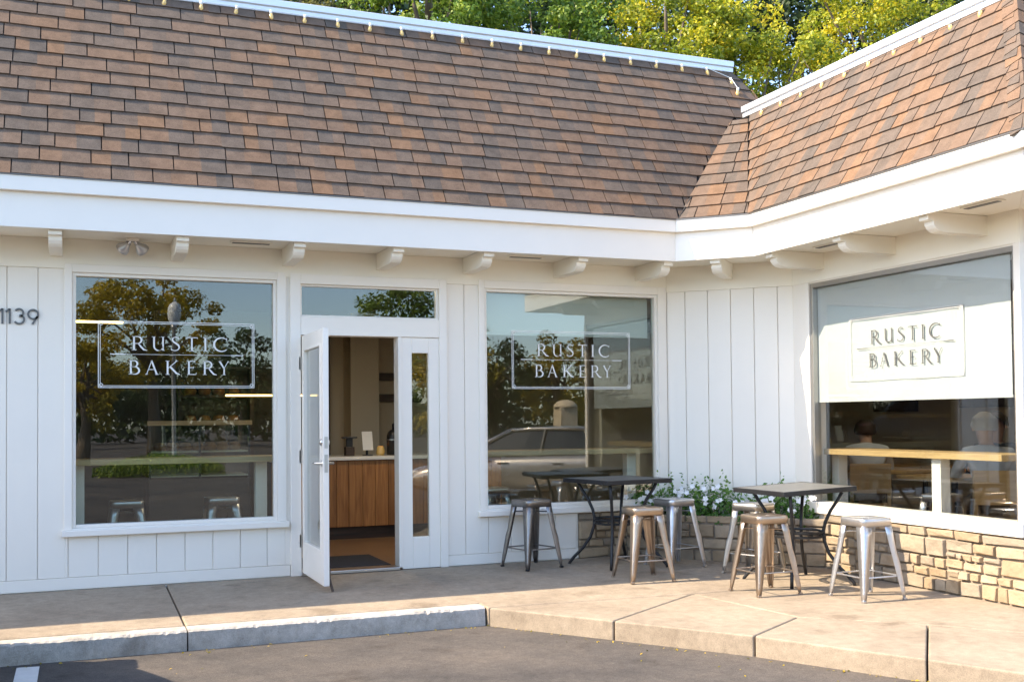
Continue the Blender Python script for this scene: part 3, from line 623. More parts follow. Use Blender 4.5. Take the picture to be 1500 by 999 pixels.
# ------------------------------------------------------------------ stone base and planter
def stones(parent_name, Lx, z0, z1, M4, seed, label=None):
    rr = random.Random(seed)
    par = obj(parent_name, MB().box(0, Lx, .010, .08, z0-.08, z1-.01), mortar, B, M4=M4)
    if label: par['label'] = label
    rects = []
    x = 0
    while x < Lx:                                   # cap course
        wv = rr.uniform(.20, .36); wv = Lx-x if Lx-x-wv < .12 else wv; rects.append((x, x+wv, z1-.075, z1)); x += wv
    def split(x0, x1, a, b):
        w_, h_ = x1-x0, b-a
        if h_ > .19 or (h_ > .125 and rr.random() < .45 and w_ < 3*h_):
            t = rr.uniform(.36, .64); split(x0, x1, a, a+h_*t); split(x0, x1, a+h_*t, b)
        elif w_ > 3.1*h_ or w_ > .34 or (w_ > 2.0*h_ and rr.random() < .5 and w_ > .18):
            t = rr.uniform(.32, .68); split(x0, x0+w_*t, a, b); split(x0+w_*t, x1, a, b)
        else: rects.append((x0, x1, a, b))
    x = 0
    while x < Lx-.02:
        wv = min(rr.uniform(.35, .7), Lx-x); wv = Lx-x if Lx-x-wv < .2 else wv; split(x, x+wv, z0, z1-.075); x += wv
    for (a, b, c, d) in rects:
        g_ = .0045; j = lambda: rr.uniform(-.012, .012); fy = rr.uniform(-.030, -.004)
        back = [(a+g_, c+g_), (b-g_, c+g_), (b-g_, d-g_), (a+g_, d-g_)]
        fr_ = [(a+g_+abs(j()), c+g_+abs(j())), (b-g_-abs(j()), c+g_+abs(j())), (b-g_-abs(j()), d-g_-abs(j())), (a+g_+abs(j()), d-g_-abs(j()))]
        tl_ = rr.uniform(-.05, .05); mx_, mz_ = (a+b)/2, (c+d)/2
        fr_ = [(mx_+(p[0]-mx_)*.985-(p[1]-mz_)*tl_, mz_+(p[1]-mz_)*.97+(p[0]-mx_)*tl_*.5) for p in fr_]
        cx, cz = (a+b)/2+rr.uniform(-.2, .2)*(b-a), (c+d)/2+rr.uniform(-.2, .2)*(d-c)
        m = MB(); vs = [(p[0], .02, p[1]) for p in back]+[(p[0], fy+rr.uniform(-.008, .008), p[1]) for p in fr_]+[(cx, fy-rr.uniform(-.004, .006), cz)]
        m.add(vs, [(0, 1, 5, 4), (1, 2, 6, 5), (2, 3, 7, 6), (3, 0, 4, 7), (4, 5, 8), (5, 6, 8), (6, 7, 8), (7, 4, 8)])
        o = obj('stone', m, stonem, par, bevel=.004, seg=1)
stones('stone_base', .52, .0, .432, Matrix.Translation((4.435, 0, 0)), 21)
PX = Matrix(((s2, s2, 0, 4.945), (-s2, s2, 0, -.012), (0, 0, 1, 0), (0, 0, 0, 1)))
stones('planter_front', 1.87, -.03, .405, PX, 22, 'low stone planter wall across the inside corner')
stones('wing_stone_base', 2.22, -.05, .446, Matrix(((0, 1, 0, 6.265), (-1, 0, 0, -1.33), (0, 0, 1, 0), (0, 0, 0, 1))), 23)
obj('planter_soil', MB().extrude([(4.97, .01, .30), (6.27, -1.29, .30), (6.28, -.88, .30), (5.41, -.01, .30)], (0, 0, .07)), soilm, B)

# ------------------------------------------------------------------ interior shell
obj('floor', MB().extrude([(-4.4, .03, -.05), (5.40, .03, -.05), (6.32, -.87, -.05), (6.32, -3.42, -.05), (10.5, -3.42, -.05), (10.5, 6.2, -.05), (-4.4, 6.2, -.05)], (0, 0, .07)), floorm, B)
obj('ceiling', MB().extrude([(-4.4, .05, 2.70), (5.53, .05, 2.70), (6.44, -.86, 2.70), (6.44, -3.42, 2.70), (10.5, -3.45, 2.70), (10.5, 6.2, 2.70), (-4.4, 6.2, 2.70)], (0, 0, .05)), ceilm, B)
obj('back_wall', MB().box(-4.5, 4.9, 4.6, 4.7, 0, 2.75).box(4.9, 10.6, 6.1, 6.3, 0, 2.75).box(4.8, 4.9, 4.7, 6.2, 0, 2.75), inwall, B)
obj('side_wall', MB().box(10.5, 10.6, -3.45, 6.2, 0, 2.9), inwall, B); obj('side_wall', MB().box(-4.5, -4.4, .0, 6.2, 0, 2.9), inwall, B)
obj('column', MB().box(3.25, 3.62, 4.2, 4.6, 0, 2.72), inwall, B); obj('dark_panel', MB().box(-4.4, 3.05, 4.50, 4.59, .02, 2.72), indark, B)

# ------------------------------------------------------------------ interior things
def planks_counter(name, label, x0, x1, y0, y1, h, group=None):
    t = thing(name, label, 'counter', (x0, y0, .02), 0, group)
    obj('carcass', MB().box(.01, x1-x0-.01, .02, y1-y0, .14, h-.04), indark, t); obj('plinth', MB().box(.03, x1-x0-.03, .07, y1-y0, 0, .14), wooddk, t)
    x = 0
    while x < x1-x0-.02:
        wv = min(random.uniform(.11, .16), x1-x0-x); obj('plank', MB().box(x+.002, x+wv-.002, 0, .02, .14, h-.045), woodc, t, bevel=.003); x += wv
    obj('countertop', MB().box(-.03, x1-x0+.03, -.04, y1-y0, h-.04, h), whitec, t, bevel=.006)
    return t
planks_counter('service_counter', 'wood plank service counter with pale top seen through the open doorway', 1.95, 4.6, 2.40, 3.05, .91)
t = thing('tablet_stand', 'tilted white card on a small stand upon the service counter', 'sign', (3.06, 2.62, .93))
obj('card', MB().hexa([(-.06, -.03, .06), (.06, -.03, .06), (.06, -.02, .06), (-.06, -.02, .06)], [(-.06, .03, .27), (.06, .03, .27), (.06, .04, .27), (-.06, .04, .27)]), paperm, t, bevel=.003)
obj('printed_mark', MB().hexa([(-.02, -.012, .115), (.03, -.012, .115), (.03, -.006, .115), (-.02, -.006, .115)], [(-.02, -.001, .155), (.03, -.001, .155), (.03, .006, .155), (-.02, .006, .155)]), printm, t)
obj('stand', MB().tube([(0, .03, .0), (0, .02, .12)], .014, 8).lathe([(0, 0), (.06, 0), (.06, .008), (0, .012)], n=12), blackp, t)
t = thing('beverage_dispenser', 'black pump dispenser bottle at the right of the service counter', 'bottle', (3.37, 2.66, .93))
obj('body', MB().lathe([(0, 0), (.075, 0), (.075, .22), (.06, .26), (.03, .285), (0, .29)], n=16), blackp, t, smooth=True); obj('pump', MB().tube([(0, 0, .28), (0, 0, .35), (.02, -.04, .36), (.02, -.07, .34)], [.014, .014, .012, .01], 8), blackp, t, smooth=True); obj('band', MB().lathe([(.0765, .17), (.0765, .18)], n=16), steel, t)
t = thing('coffee_grinder', 'dark hand grinder at the left of the white card on the counter', 'grinder', (2.86, 2.66, .93))
obj('base', MB().box(-.05, .05, -.05, .05, 0, .10), wooddk, t, bevel=.006); obj('stand', MB().box(-.035, .035, -.02, .02, .10, .2), blackp, t); obj('top', MB().box(-.08, .08, -.06, .05, .195, .215), blackp, t, bevel=.004)
t = thing('candle_jar', 'small glowing amber glass jar between card and black dispenser', 'jar', (3.22, 2.66, .93))
obj('glass', MB().lathe([(0, 0), (.045, 0), (.05, .04), (.04, .09), (.03, .10)], n=14), bulbm, t, smooth=True); obj('wax', MB().lathe([(0, .05), (.03, .05), (.03, .055), (0, .06)], n=10), lamp_on, t)
for i, z in enumerate((1.90, 1.62)):
    m = MB(); m.extrude([(p[0], 0, p[1]) for p in [(-.30, -.05)]+arc(.28, 0, .06, .055, -90, 90, 6)+[(-.30, .05)]+arc(-.30, 0, .05, .05, 90, 270, 6)], (0, .03, 0))
    tag(obj('bread_board', m, wooddk, None, bevel=.006, loc=(3.98, 4.555, z)), ('upper' if i == 0 else 'lower')+' dark wooden bread board hung on the beige wall inside the doorway', 'bread board')
tag(obj('door_mat', MB().box(1.86, 2.64, .16, .95, .021, .032), matm, None, bevel=.004), 'dark mat on the floor just inside the open door', 'mat')
def window_bar(label, x0, x1, y0, y1, mat, legs):
    t = thing('window_bar', label, 'counter', (x0, y0, .02)); W_, H_ = x1-x0, y1-y0
    obj('top', MB().box(0, W_, 0, H_, .955, 1.005), mat, t, bevel=.004)
    for lx, ly in legs: obj('leg', MB().box(lx-.05, lx+.05, ly-.05, ly+.05, 0, .955), trimw, t, bevel=.004)
window_bar('long pale wood bar shelf inside the window left of the door', -.10, 1.66, .20, .55, woodbx, [(.12, .2), (1.62, .2)])
window_bar('long pale wood bar shelf inside the window right of the door', 3.30, 5.45, .20, .52, woodbx, [(.3, .2), (1.9, .2)])
window_bar('thick pale wood bar counter inside the corner window of the wing', 6.42, 6.85, -3.19, -.95, woodb, [(.10, .72), (.2, 2.1)])
def blind(name, label, W_, z0, z1, M4):
    t = thing(name, label, 'blind'); t.matrix_basis = M4
    n = 14; m = MB(); vs = []
    for i in range(n+1): vs += [(W_*i/n, .004*math.sin(i*1.7), z0+.02), (W_*i/n, .004*math.sin(i*1.7+.5), z1)]
    m.add(vs, [(2*i, 2*i+2, 2*i+3, 2*i+1) for i in range(n)]); obj('cloth', m, blindm, t, smooth=True)
    obj('hem_bar', MB().box(0, W_, -.002, .012, z0, z0+.022), blindm, t, bevel=.003); obj('roller', MB().tube([(0, .036, z1-.01), (W_, .036, z1-.01)], .03, 10), blindm, t, smooth=True)
blind('roller_blind', 'partly lowered pale roller blind inside the window right of the door', 1.72, 2.115, 2.50, Matrix.Translation((3.55, .12, 0)))
blind('roller_blind', 'white roller blind lowered halfway behind the corner window of the wing', 2.22, 1.45, 2.50, Matrix(((0, 1, 0, 6.339), (-1, 0, 0, -1.168), (0, 0, 1, 0), (0, 0, 0, 1))))
def linear_pendant(label, x0, x1, y, z):
    t = thing('pendant_lamp', label, 'lamp', (x0, y, z)); W_ = x1-x0
    obj('tube', MB().box(0, W_, -.012, .012, -.012, .008), lamp_on, t, bevel=.003); obj('housing', MB().box(-.01, W_+.01, -.016, .016, .009, .035), wooddk, t)
    for q in (.03, W_-.03): obj('cord', MB().tube([(q, 0, .03), (q, 0, 2.69-z)], .003, 5), blackp, t)
linear_pendant('slim glowing linear pendant lamp high inside the left window', -.45, .42, 1.6, 2.28)
linear_pendant('slim glowing linear pendant lamp low inside the left window', 1.66, 2.75, 3.9, 1.64)
fillm = emit_mat('fill_light_glow', (1.0, .80, .55), 14.0)  # glow for fill lights added out of view to brighten the rooms
for i, (lx, ly, lab) in enumerate(((2.5, 1.05, 'added round fill light on the ceiling just inside the doorway'), (3.6, 1.1, 'added round fill light on the ceiling between the door and the right window'), (8.0, -1.2, 'added round fill light on the ceiling above the seated people'))):
    t = thing('added_fill_light', lab, 'lamp', (lx, ly, 2.70)); obj('housing', MB().lathe([(.19, 0), (.19, -.03), (.165, -.035), (.165, -.02), (0, -.02)], n=24), trimw, t); obj('fill_disc', MB().lathe([(.164, -.024), (0, -.024)], n=24), fillm, t)
# display case and shelves behind the left window
t = thing('display_case', 'glass pastry display case deep inside the left window', 'display case', (.72, 2.7, .02))
obj('base', MB().box(0, 1.05, 0, .6, 0, .70), indark, t, bevel=.005); obj('top', MB().box(-.02, 1.07, -.02, .62, 1.27, 1.32), woodbx, t, bevel=.004)
for q in (0, .51, 1.03): obj('post', MB().box(q, q+.02, 0, .02, .70, 1.27), blackp, t)
for z in (.72, .98): obj('shelf', MB().box(.02, 1.03, .02, .58, z, z+.015), whitec, t)
obj('glass', MB().box(.02, 1.03, .004, .008, .72, 1.27), glassA, t)
for i in range(7):
    tag(obj('bread_loaf', MB().lathe([(0, -.04), (.05, -.035), (.07, 0), (.05, .045), (0, .055)], n=10), breadm, None, smooth=True, loc=(.85+.13*i, 2.92, .02+.995+.04)), ['leftmost', 'second', 'third', 'middle', 'fifth', 'sixth', 'rightmost'][i]+' round loaf on the shelf of the pastry case', 'bread', 'loaves in the pastry case')
t = thing('bread_shelf', 'tall dark shelf rack against the back wall inside the left window', 'shelf', (1.15, 4.25, .02))
for q in (0, .85): obj('upright', MB().box(q, q+.04, 0, .3, 0, 2.1), wooddk, t)
for z in (.9, 1.25, 1.6, 1.95): obj('shelf', MB().box(.04, .85, 0, .3, z, z+.03), wooddk, t)
for i in range(8):
    q = MB().lathe([(0, -.05), (.06, -.04), (.08, 0), (.06, .05), (0, .06)], n=10)
    tag(obj('bread_loaf', q, breadm, None, smooth=True, loc=(1.3+.17*(i % 4), 4.4, .02+(1.33 if i < 4 else 1.68))), ['leftmost', 'second', 'third', 'rightmost'][i % 4]+' brown loaf on the '+('lower' if i < 4 else 'upper')+' shelf of the dark rack', 'bread', 'loaves on the shelf rack')

# ------------------------------------------------------------------ stools
def make_stool(name, label, H=.61, fs=.405, ss=.285, mat=gun, group='metal stools outside'):
    t = thing(name, label, 'stool', group=group)
    n = 5; hs = ss/2; rc = .045
    ring = []
    for cx, cy, a0 in ((hs-rc, hs-rc, 0), (-hs+rc, hs-rc, 90), (-hs+rc, -hs+rc, 180), (hs-rc, -hs+rc, 270)): ring += [(cx+rc*math.cos(R(a0+90*i/n)), cy+rc*math.sin(R(a0+90*i/n))) for i in range(n+1)]
    k = len(ring); m = MB(); L0 = [(p[0]*1.0, p[1]*1.0, H-.062) for p in ring]; L1 = [(p[0], p[1], H-.012) for p in ring]; L2 = [(p[0]*.975, p[1]*.975, H-.002) for p in ring]; L3 = [(p[0]*.90, p[1]*.90, H) for p in ring]; L4 = [(p[0]*.82, p[1]*.82, H-.007) for p in ring]
    hl = [(.03*math.cos(2*math.pi*(i+.5)/k+math.pi*0), .012*math.sin(2*math.pi*(i+.5)/k), H-.008) for i in range(k)]
    rings = [L0, L1, L2, L3, L4, hl]; m.add([p for r_ in rings for p in r_], [(j*k+i, j*k+(i+1) % k, (j+1)*k+(i+1) % k, (j+1)*k+i) for j in range(5) for i in range(k)])
    so = obj('seat', m, mat, t, smooth=True); sm = so.modifiers.new('s', 'SOLIDIFY'); sm.thickness = .003
    for ax, ay in ((1, 1), (-1, 1), (-1, -1), (1, -1)):
        m = MB(); secs = []
        for q in range(9):
            f = q/8; z = (H-.058)*(1-f); cx = (hs-.004+(fs/2-hs)*f); wd = .078*(1-f)**.8*.72+.024+.0*f; r_ = .030*(1-f)+.010*f
            sec = [(-wd, 0), (-r_, 0)]+[(-r_+r_*math.sin(R(a)), -r_+r_*math.cos(R(a))) for a in (22, 45, 68)]+[(0, -r_), (0, -wd)]
            rib = .006 if 4 <= q <= 7 else 0
            secs.append([(ax*(cx+p[0]+(rib if i in (2, 3, 4) else 0)), ay*(cx+p[1]+(rib if i in (2, 3, 4) else 0)), z) for i, p in enumerate(sec)])
        kk = len(secs[0]); m.add([p for s_ in secs for p in s_], [(j*kk+i, j*kk+i+1, (j+1)*kk+i+1, (j+1)*kk+i) for j in range(8) for i in range(kk-1)])
        lo = obj('leg', m, mat, t, smooth=True); sm = lo.modifiers.new('s', 'SOLIDIFY'); sm.thickness = .003; sm.offset = 0
        obj('foot_cap', MB().box(-.014, .014, -.014, .014, 0, .016), rubber, lo, bevel=.003, loc=(ax*(fs/2-.012), ay*(fs/2-.012), 0))
    f = .68; q = hs+(fs/2-hs)*f-.014; z = (H-.058)*(1-f)
    for a, b in (((q, q), (-q, q)), ((-q, q), (-q, -q)), ((-q, -q), (q, -q)), ((q, -q), (q, q))): obj('foot_rail', MB().tube([(*a, z), (*b, z)], .006, 6), mat, t)
    f = .10; q = hs-.01; z = H-.095
    obj('cross_brace', MB().tube([(q, q, z), (-q, -q, z)], .006, 6).tube([(q, -q, z-.013), (-q, q, z-.013)], .006, 6), mat, t)
    return t
st = make_stool('metal_stool', 'dark gunmetal stool alone in front of the white boards left of both tables', mat=gund)
st.location = (3.82, -.31, GZ(-.31)); st.rotation_euler.z = R(14)
for loc, rz, lab, mt in (((4.44, -1.25), -3, 'bronze-toned stool standing in front of the left table', bronze), ((5.06, -.72), 8, 'silver stool beside the stone planter right of the left table', silverst),
                         ((5.03, -2.15), 0, 'bronze-toned stool standing nearest the kerb left of the right table', bronze), ((5.50, -1.32), 22, 'pale stool mostly hidden behind the bronze stool at the right table', gun),
                         ((5.58, -2.68), 0, 'silver-grey stool standing alone right of the right table by stone base', silverst)):
    dup(st, (*loc, GZ(loc[1])), R(rz), lab, mat=mt)
si = make_stool('bar_stool', 'pale stool inside the left window nearer the house number', H=.62, mat=silverst, group='stools inside the windows')
si.location = (.42, .85, .02)
dup(si, (1.24, .85, .02), R(4), 'pale stool inside the left window nearer the door')
dup(si, (7.02, -1.95, .02), R(20), 'pale stool inside the corner window below the bar counter')
dup(si, (3.9, .9, .02), R(10), 'pale stool inside the window right of the door')

# ------------------------------------------------------------------ outdoor tables
def make_table(label, loc, rz, tilt):
    t = thing('bistro_table', label, 'table', (*loc, GZ(loc[1])), R(rz), 'square bistro tables'); H = .795; s_ = .345
    MT = Matrix.Rotation(tilt, 4, 'Y')
    tt = obj('tabletop', MB().box(-s_, s_, -s_, s_, H-.012, H-.002), slate, t, M4=MT, bevel=.003)
    obj('rim', MB().box(-s_-.012, s_+.012, -s_-.012, -s_+.006, H-.04, H).box(-s_-.012, s_+.012, s_-.006, s_+.012, H-.04, H).box(-s_-.012, -s_+.006, -s_+.006, s_-.006, H-.04, H).box(s_-.006, s_+.012, -s_+.006, s_-.006, H-.04, H), blackm, tt, bevel=.006)
    for a in (45, 135, 225, 315):
        d = Vector((math.cos(R(a)), math.sin(R(a)), 0)); prof = [(.36, H-.04), (.33, H-.10), (.27, H-.19), (.225, H-.29), (.21, H-.36), (.215, H-.44), (.25, H-.54), (.32, H-.64), (.40, H-.72), (.445, .02), (.45, 0)]
        if a == 225: prof = [(.36, H-.04), (.30, .60), (.26, .44), (.27, .3), (.31, .16), (.335, .06), (.34, 0)]
        obj('leg', MB().tube([d*r_+Vector((0, 0, z)) for r_, z in prof], .0145, 8), blackm, t, smooth=True)
    rg = MB(); rg.tube([(.205*math.cos(R(q)), .205*math.sin(R(q)), .425) for q in range(0, 361, 15)], .011, 6); rg.tube([(.205*math.cos(R(q)), .205*math.sin(R(q)), .39) for q in range(0, 361, 15)], .011, 6)
    for q in range(0, 180, 30): rg.tube([(.2*math.cos(R(q)), .2*math.sin(R(q)), .405), (-.2*math.cos(R(q)), -.2*math.sin(R(q)), .405)], .007, 5)
    obj('ring_shelf', rg, blackm, t)
    return t
make_table('black square bistro table in front of the window right of the door', (4.58, -.52), 8, 0)
make_table('black square bistro table in front of the corner window with silver stool beside it', (5.56, -1.86), 0, R(-2.2))

# ------------------------------------------------------------------ planter flowers
def leaves(n, pos, size, nrm=None, lo=.6):
    """rhombic leaves: pos (n,3), size scalar/array -> verts, faces"""
    d = rng.normal(size=(n, 3)); d /= np.linalg.norm(d, axis=1)[:, None]
    nn = rng.normal(size=(n, 3)) if nrm is None else nrm+rng.normal(size=(n, 3))*lo
    nn /= np.linalg.norm(nn, axis=1)[:, None]
    a = np.cross(nn, d); a /= np.linalg.norm(a, axis=1)[:, None]; b = np.cross(nn, a)
    s = (size*rng.uniform(.65, 1.3, n))[:, None]
    v = np.stack([pos-a*s*.5, pos-b*s*.28+nn*s*.05, pos+a*s*.5-nn*s*.12, pos+b*s*.28+nn*s*.05], 1).reshape(-1, 3)
    return v
def leaf_obj(name, v, rnd, mat, parent):
    n = len(v)//4; me = bpy.data.meshes.new(name); me.vertices.add(n*4); me.vertices.foreach_set('co', v.astype(np.float32).ravel())
    me.loops.add(n*4); me.loops.foreach_set('vertex_index', np.arange(n*4, dtype=np.int32)); me.polygons.add(n)
    me.polygons.foreach_set('loop_start', np.arange(0, n*4, 4, dtype=np.int32))
    me.update(calc_edges=True); a = me.attributes.new('rnd', 'FLOAT', 'FACE'); a.data.foreach_set('value', np.clip(rnd, 0, 1).astype(np.float32)); me.validate()
    return obj(name, me, mat, parent)
pet = MB()
for i in range(5):
    a = 2*math.pi*i/5; c_, s_ = math.cos(a), math.sin(a)
    pet.add([(0, 0, 0), (c_*.014-s_*.011, s_*.014+c_*.011, .004), (c_*.026, s_*.026, .001), (c_*.014+s_*.011, s_*.014-c_*.011, .004)], [(0, 3, 2, 1)])
petme = pet.mesh('flower'); petme.materials.append(petal)
plants = [(.10, .30, .27), (.37, .34, .30), (.62, .30, .33), (.86, .32, .32), (1.10, .28, .20), (1.36, .33, .30), (1.62, .28, .24)]
pl_lab = ['white-flowered plant at the left end of the stone planter', 'second white-flowered plant from the left in the planter', 'white-flowered plant left of the planter middle', 'white-flowered plant with a trailing bloom cluster at the planter middle', 'low leafy plant between the two flower mounds in the planter', 'white-flowered plant behind the right table top in the planter', 'leafy plant at the right end of the stone planter']
for (s_, wd, hh), lab in zip(plants, pl_lab):
    p = PX @ Vector((s_+.02, .20, .36)); t = thing('flowering_plant', lab, 'plant', p, R(-45), 'flowering plants in the stone planter')
    n = 420; th = rng.uniform(0, 2*np.pi, n); rr_ = np.sqrt(rng.uniform(0, 1, n)); hgt = np.clip(rng.normal(.55, .3, n), 0, 1.25)*(1-.45*rr_**2)
    pos = np.stack([wd*.56*rr_*np.cos(th), .17*rr_*np.sin(th)-.05*(rr_ > .8), hgt*hh], 1); pos[:, 2] -= .05*(rr_ > .9)
    v1 = leaves(n, pos, .046, np.stack([np.cos(th)*rr_, np.sin(th)*rr_-.3, np.ones(n)*.7], 1)); sp = []
    for q in range(3):
        bx, by = rng.uniform(-wd*.4, wd*.4), rng.uniform(-.08, .08); hz = hh*rng.uniform(1.1, 1.5)
        z_ = np.linspace(hh*.5, hz, 10); sp.append(np.stack([bx+rng.normal(0, .012, 10), by+rng.normal(0, .012, 10), z_], 1))
    sp = np.concatenate(sp); leaf_obj('foliage', np.concatenate([v1, leaves(len(sp), sp, .04)]), np.concatenate([rng.uniform(0, .5, n)+.5*hgt, rng.uniform(.3, 1, len(sp))]), plantleaf, t)['kind'] = 'stuff'
    for q in range(7 if hh > .22 else 3):
        a = rng.uniform(0, 2*np.pi); fo = bpy.data.objects.new('flower', petme); COL.objects.link(fo); fo.parent = t
        cx, cz = rng.uniform(-wd*.45, wd*.45), rng.uniform(.35, 1.0)*hh
        for e in range(1): fo.location = (cx, -.175-.03*rng.uniform(), cz); fo.rotation_euler = (R(rng.uniform(55, 88)), R(rng.uniform(-25, 25)), 0); fo.scale = [rng.uniform(.9, 1.25)]*3

# ------------------------------------------------------------------ house number and security light
def ext_strip(pts, wd, dep=.012):
    m = MB(); strip(m, pts, wd); n = len(pts); o = MB()
    L_ = [(p[0], 0, p[1]) for p in m.v[:n]]; R_ = [(p[0], 0, p[1]) for p in m.v[n:]]
    L2 = [(p[0], -dep, p[2]) for p in L_]; R2 = [(p[0], -dep, p[2]) for p in R_]
    o.add(L_+R_+L2+R2, [f for i in range(n-1) for f in ((2*n+i, 3*n+i, 3*n+i+1, 2*n+i+1), (i, 2*n+i, 2*n+i+1, i+1), (n+i, n+i+1, 3*n+i+1, 3*n+i))]+[(0, n, 3*n, 2*n), (n-1, 3*n-1, 4*n-1, 2*n-1)])
    return o
HN = thing('house_number', 'dark metal numerals 1139 on the white boards at far left', 'house number', (-.55, -.003, 2.108))
one = ext_strip([(.0, .095), (.028, .116)], .014); o2 = ext_strip([(.028, .0), (.028, .119)], .0145); one.add(o2.v, o2.f)
for dx in (0, .052): obj('numeral_one', one.mesh('numeral_one'), numm, HN, loc=(dx-.008, 0, 0))
obj('numeral_three', ext_strip(arc(.035, .088, .029, .030, 150, -80, 14)+arc(.035, .036, .036, .034, 80, -150, 16), .0145), numm, HN, loc=(.104, 0, 0))
nine = ext_strip(arc(.042, .078, .036, .036, 0, 360, 24), .0145); tl = ext_strip([(.074, .064), (.036, 0)], .0145); nine.add(tl.v, tl.f)
obj('numeral_nine', nine, numm, HN, loc=(.198, 0, 0))
SLt = thing('security_light', 'twin-headed outdoor floodlight under the eave above the left window', 'floodlight', (.425, -.17, 2.80))
obj('base', MB().box(-.05, .05, -.05, .05, -.025, 0), trimw, SLt, bevel=.006)
for sgn in (-1, 1):
    MH = Matrix.Translation((sgn*.03, -.01, -.04)) @ Matrix.Rotation(R(sgn*-48), 4, 'Y') @ Matrix.Rotation(R(35), 4, 'X')
    hd3 = obj('lamp_head', MB().lathe([(0, 0), (.02, 0), (.026, -.02), (.052, -.06), (.055, -.085), (.048, -.09)], n=16), silverst, SLt, smooth=True, M4=MH)
    obj('lens', MB().lathe([(0, -.098), (.03, -.095), (.05, -.085)], n=16), whitec, hd3, smooth=True); obj('neck', MB().tube([(0, 0, .03), (0, 0, -.01)], .012, 8), silverst, hd3)

# ------------------------------------------------------------------ dining room seen through the corner window
def cafe_table(label, loc):
    t = thing('cafe_table', label, 'table', (*loc, .02), 0, 'tables inside the wing')
    obj('top', MB().box(-.38, .38, -.36, .36, .70, .735), woodb, t, bevel=.005); obj('column', MB().tube([(0, 0, .02), (0, 0, .70)], .03, 10), blackm, t); obj('base', MB().lathe([(0, 0), (.24, 0), (.23, .012), (.04, .03), (0, .03)], n=20), blackm, t)
cafe_table('wood-topped cafe table nearest the corner window glass', (7.75, -1.35)); cafe_table('wood-topped cafe table beside the leaning person', (8.1, -.05)); cafe_table('wood-topped cafe table deep in the dining room', (9.2, .6))
def mug(loc, lab):
    t = thing('mug', lab, 'mug', loc, 0, 'white mugs inside the wing'); obj('cup', MB().lathe([(0, 0), (.034, 0), (.04, .09), (.036, .09), (.03, .01), (0, .01)], n=16), whitec, t, smooth=True)
    obj('handle', MB().tube([(.038, 0, .07), (.062, 0, .062), (.062, 0, .035), (.038, 0, .022)], .006, 6), whitec, t, smooth=True)
mug((7.85, .18, .755), 'white mug at the far left of the table inside the corner window'); mug((7.98, .06, .755), 'white mug right beside another mug inside the corner window'); mug((7.78, -1.2, .755), 'white mug in front of the dark-haired person inside the corner window')
def picture(label, y0, y1, z0, z1):
    t = thing('picture', label, 'picture', (10.49, (y0+y1)/2, z0)); W_ = (y1-y0)/2; H_ = z1-z0
    obj('frame', MB().box(-.03, 0, -W_, -W_+.03, 0, H_).box(-.03, 0, W_-.03, W_, 0, H_).box(-.03, 0, -W_+.03, W_-.03, 0, .03).box(-.03, 0, -W_+.03, W_-.03, H_-.03, H_), wooddk, t); obj('print', MB().box(-.015, 0, -W_+.03, W_-.03, .03, H_-.03), printm, t)
picture('dark framed picture on the dining room wall left of the other', 2.1, 2.95, 1.38, 2.1); picture('wide dark framed picture on the dining room wall at right', .0, 1.35, 1.42, 2.1)

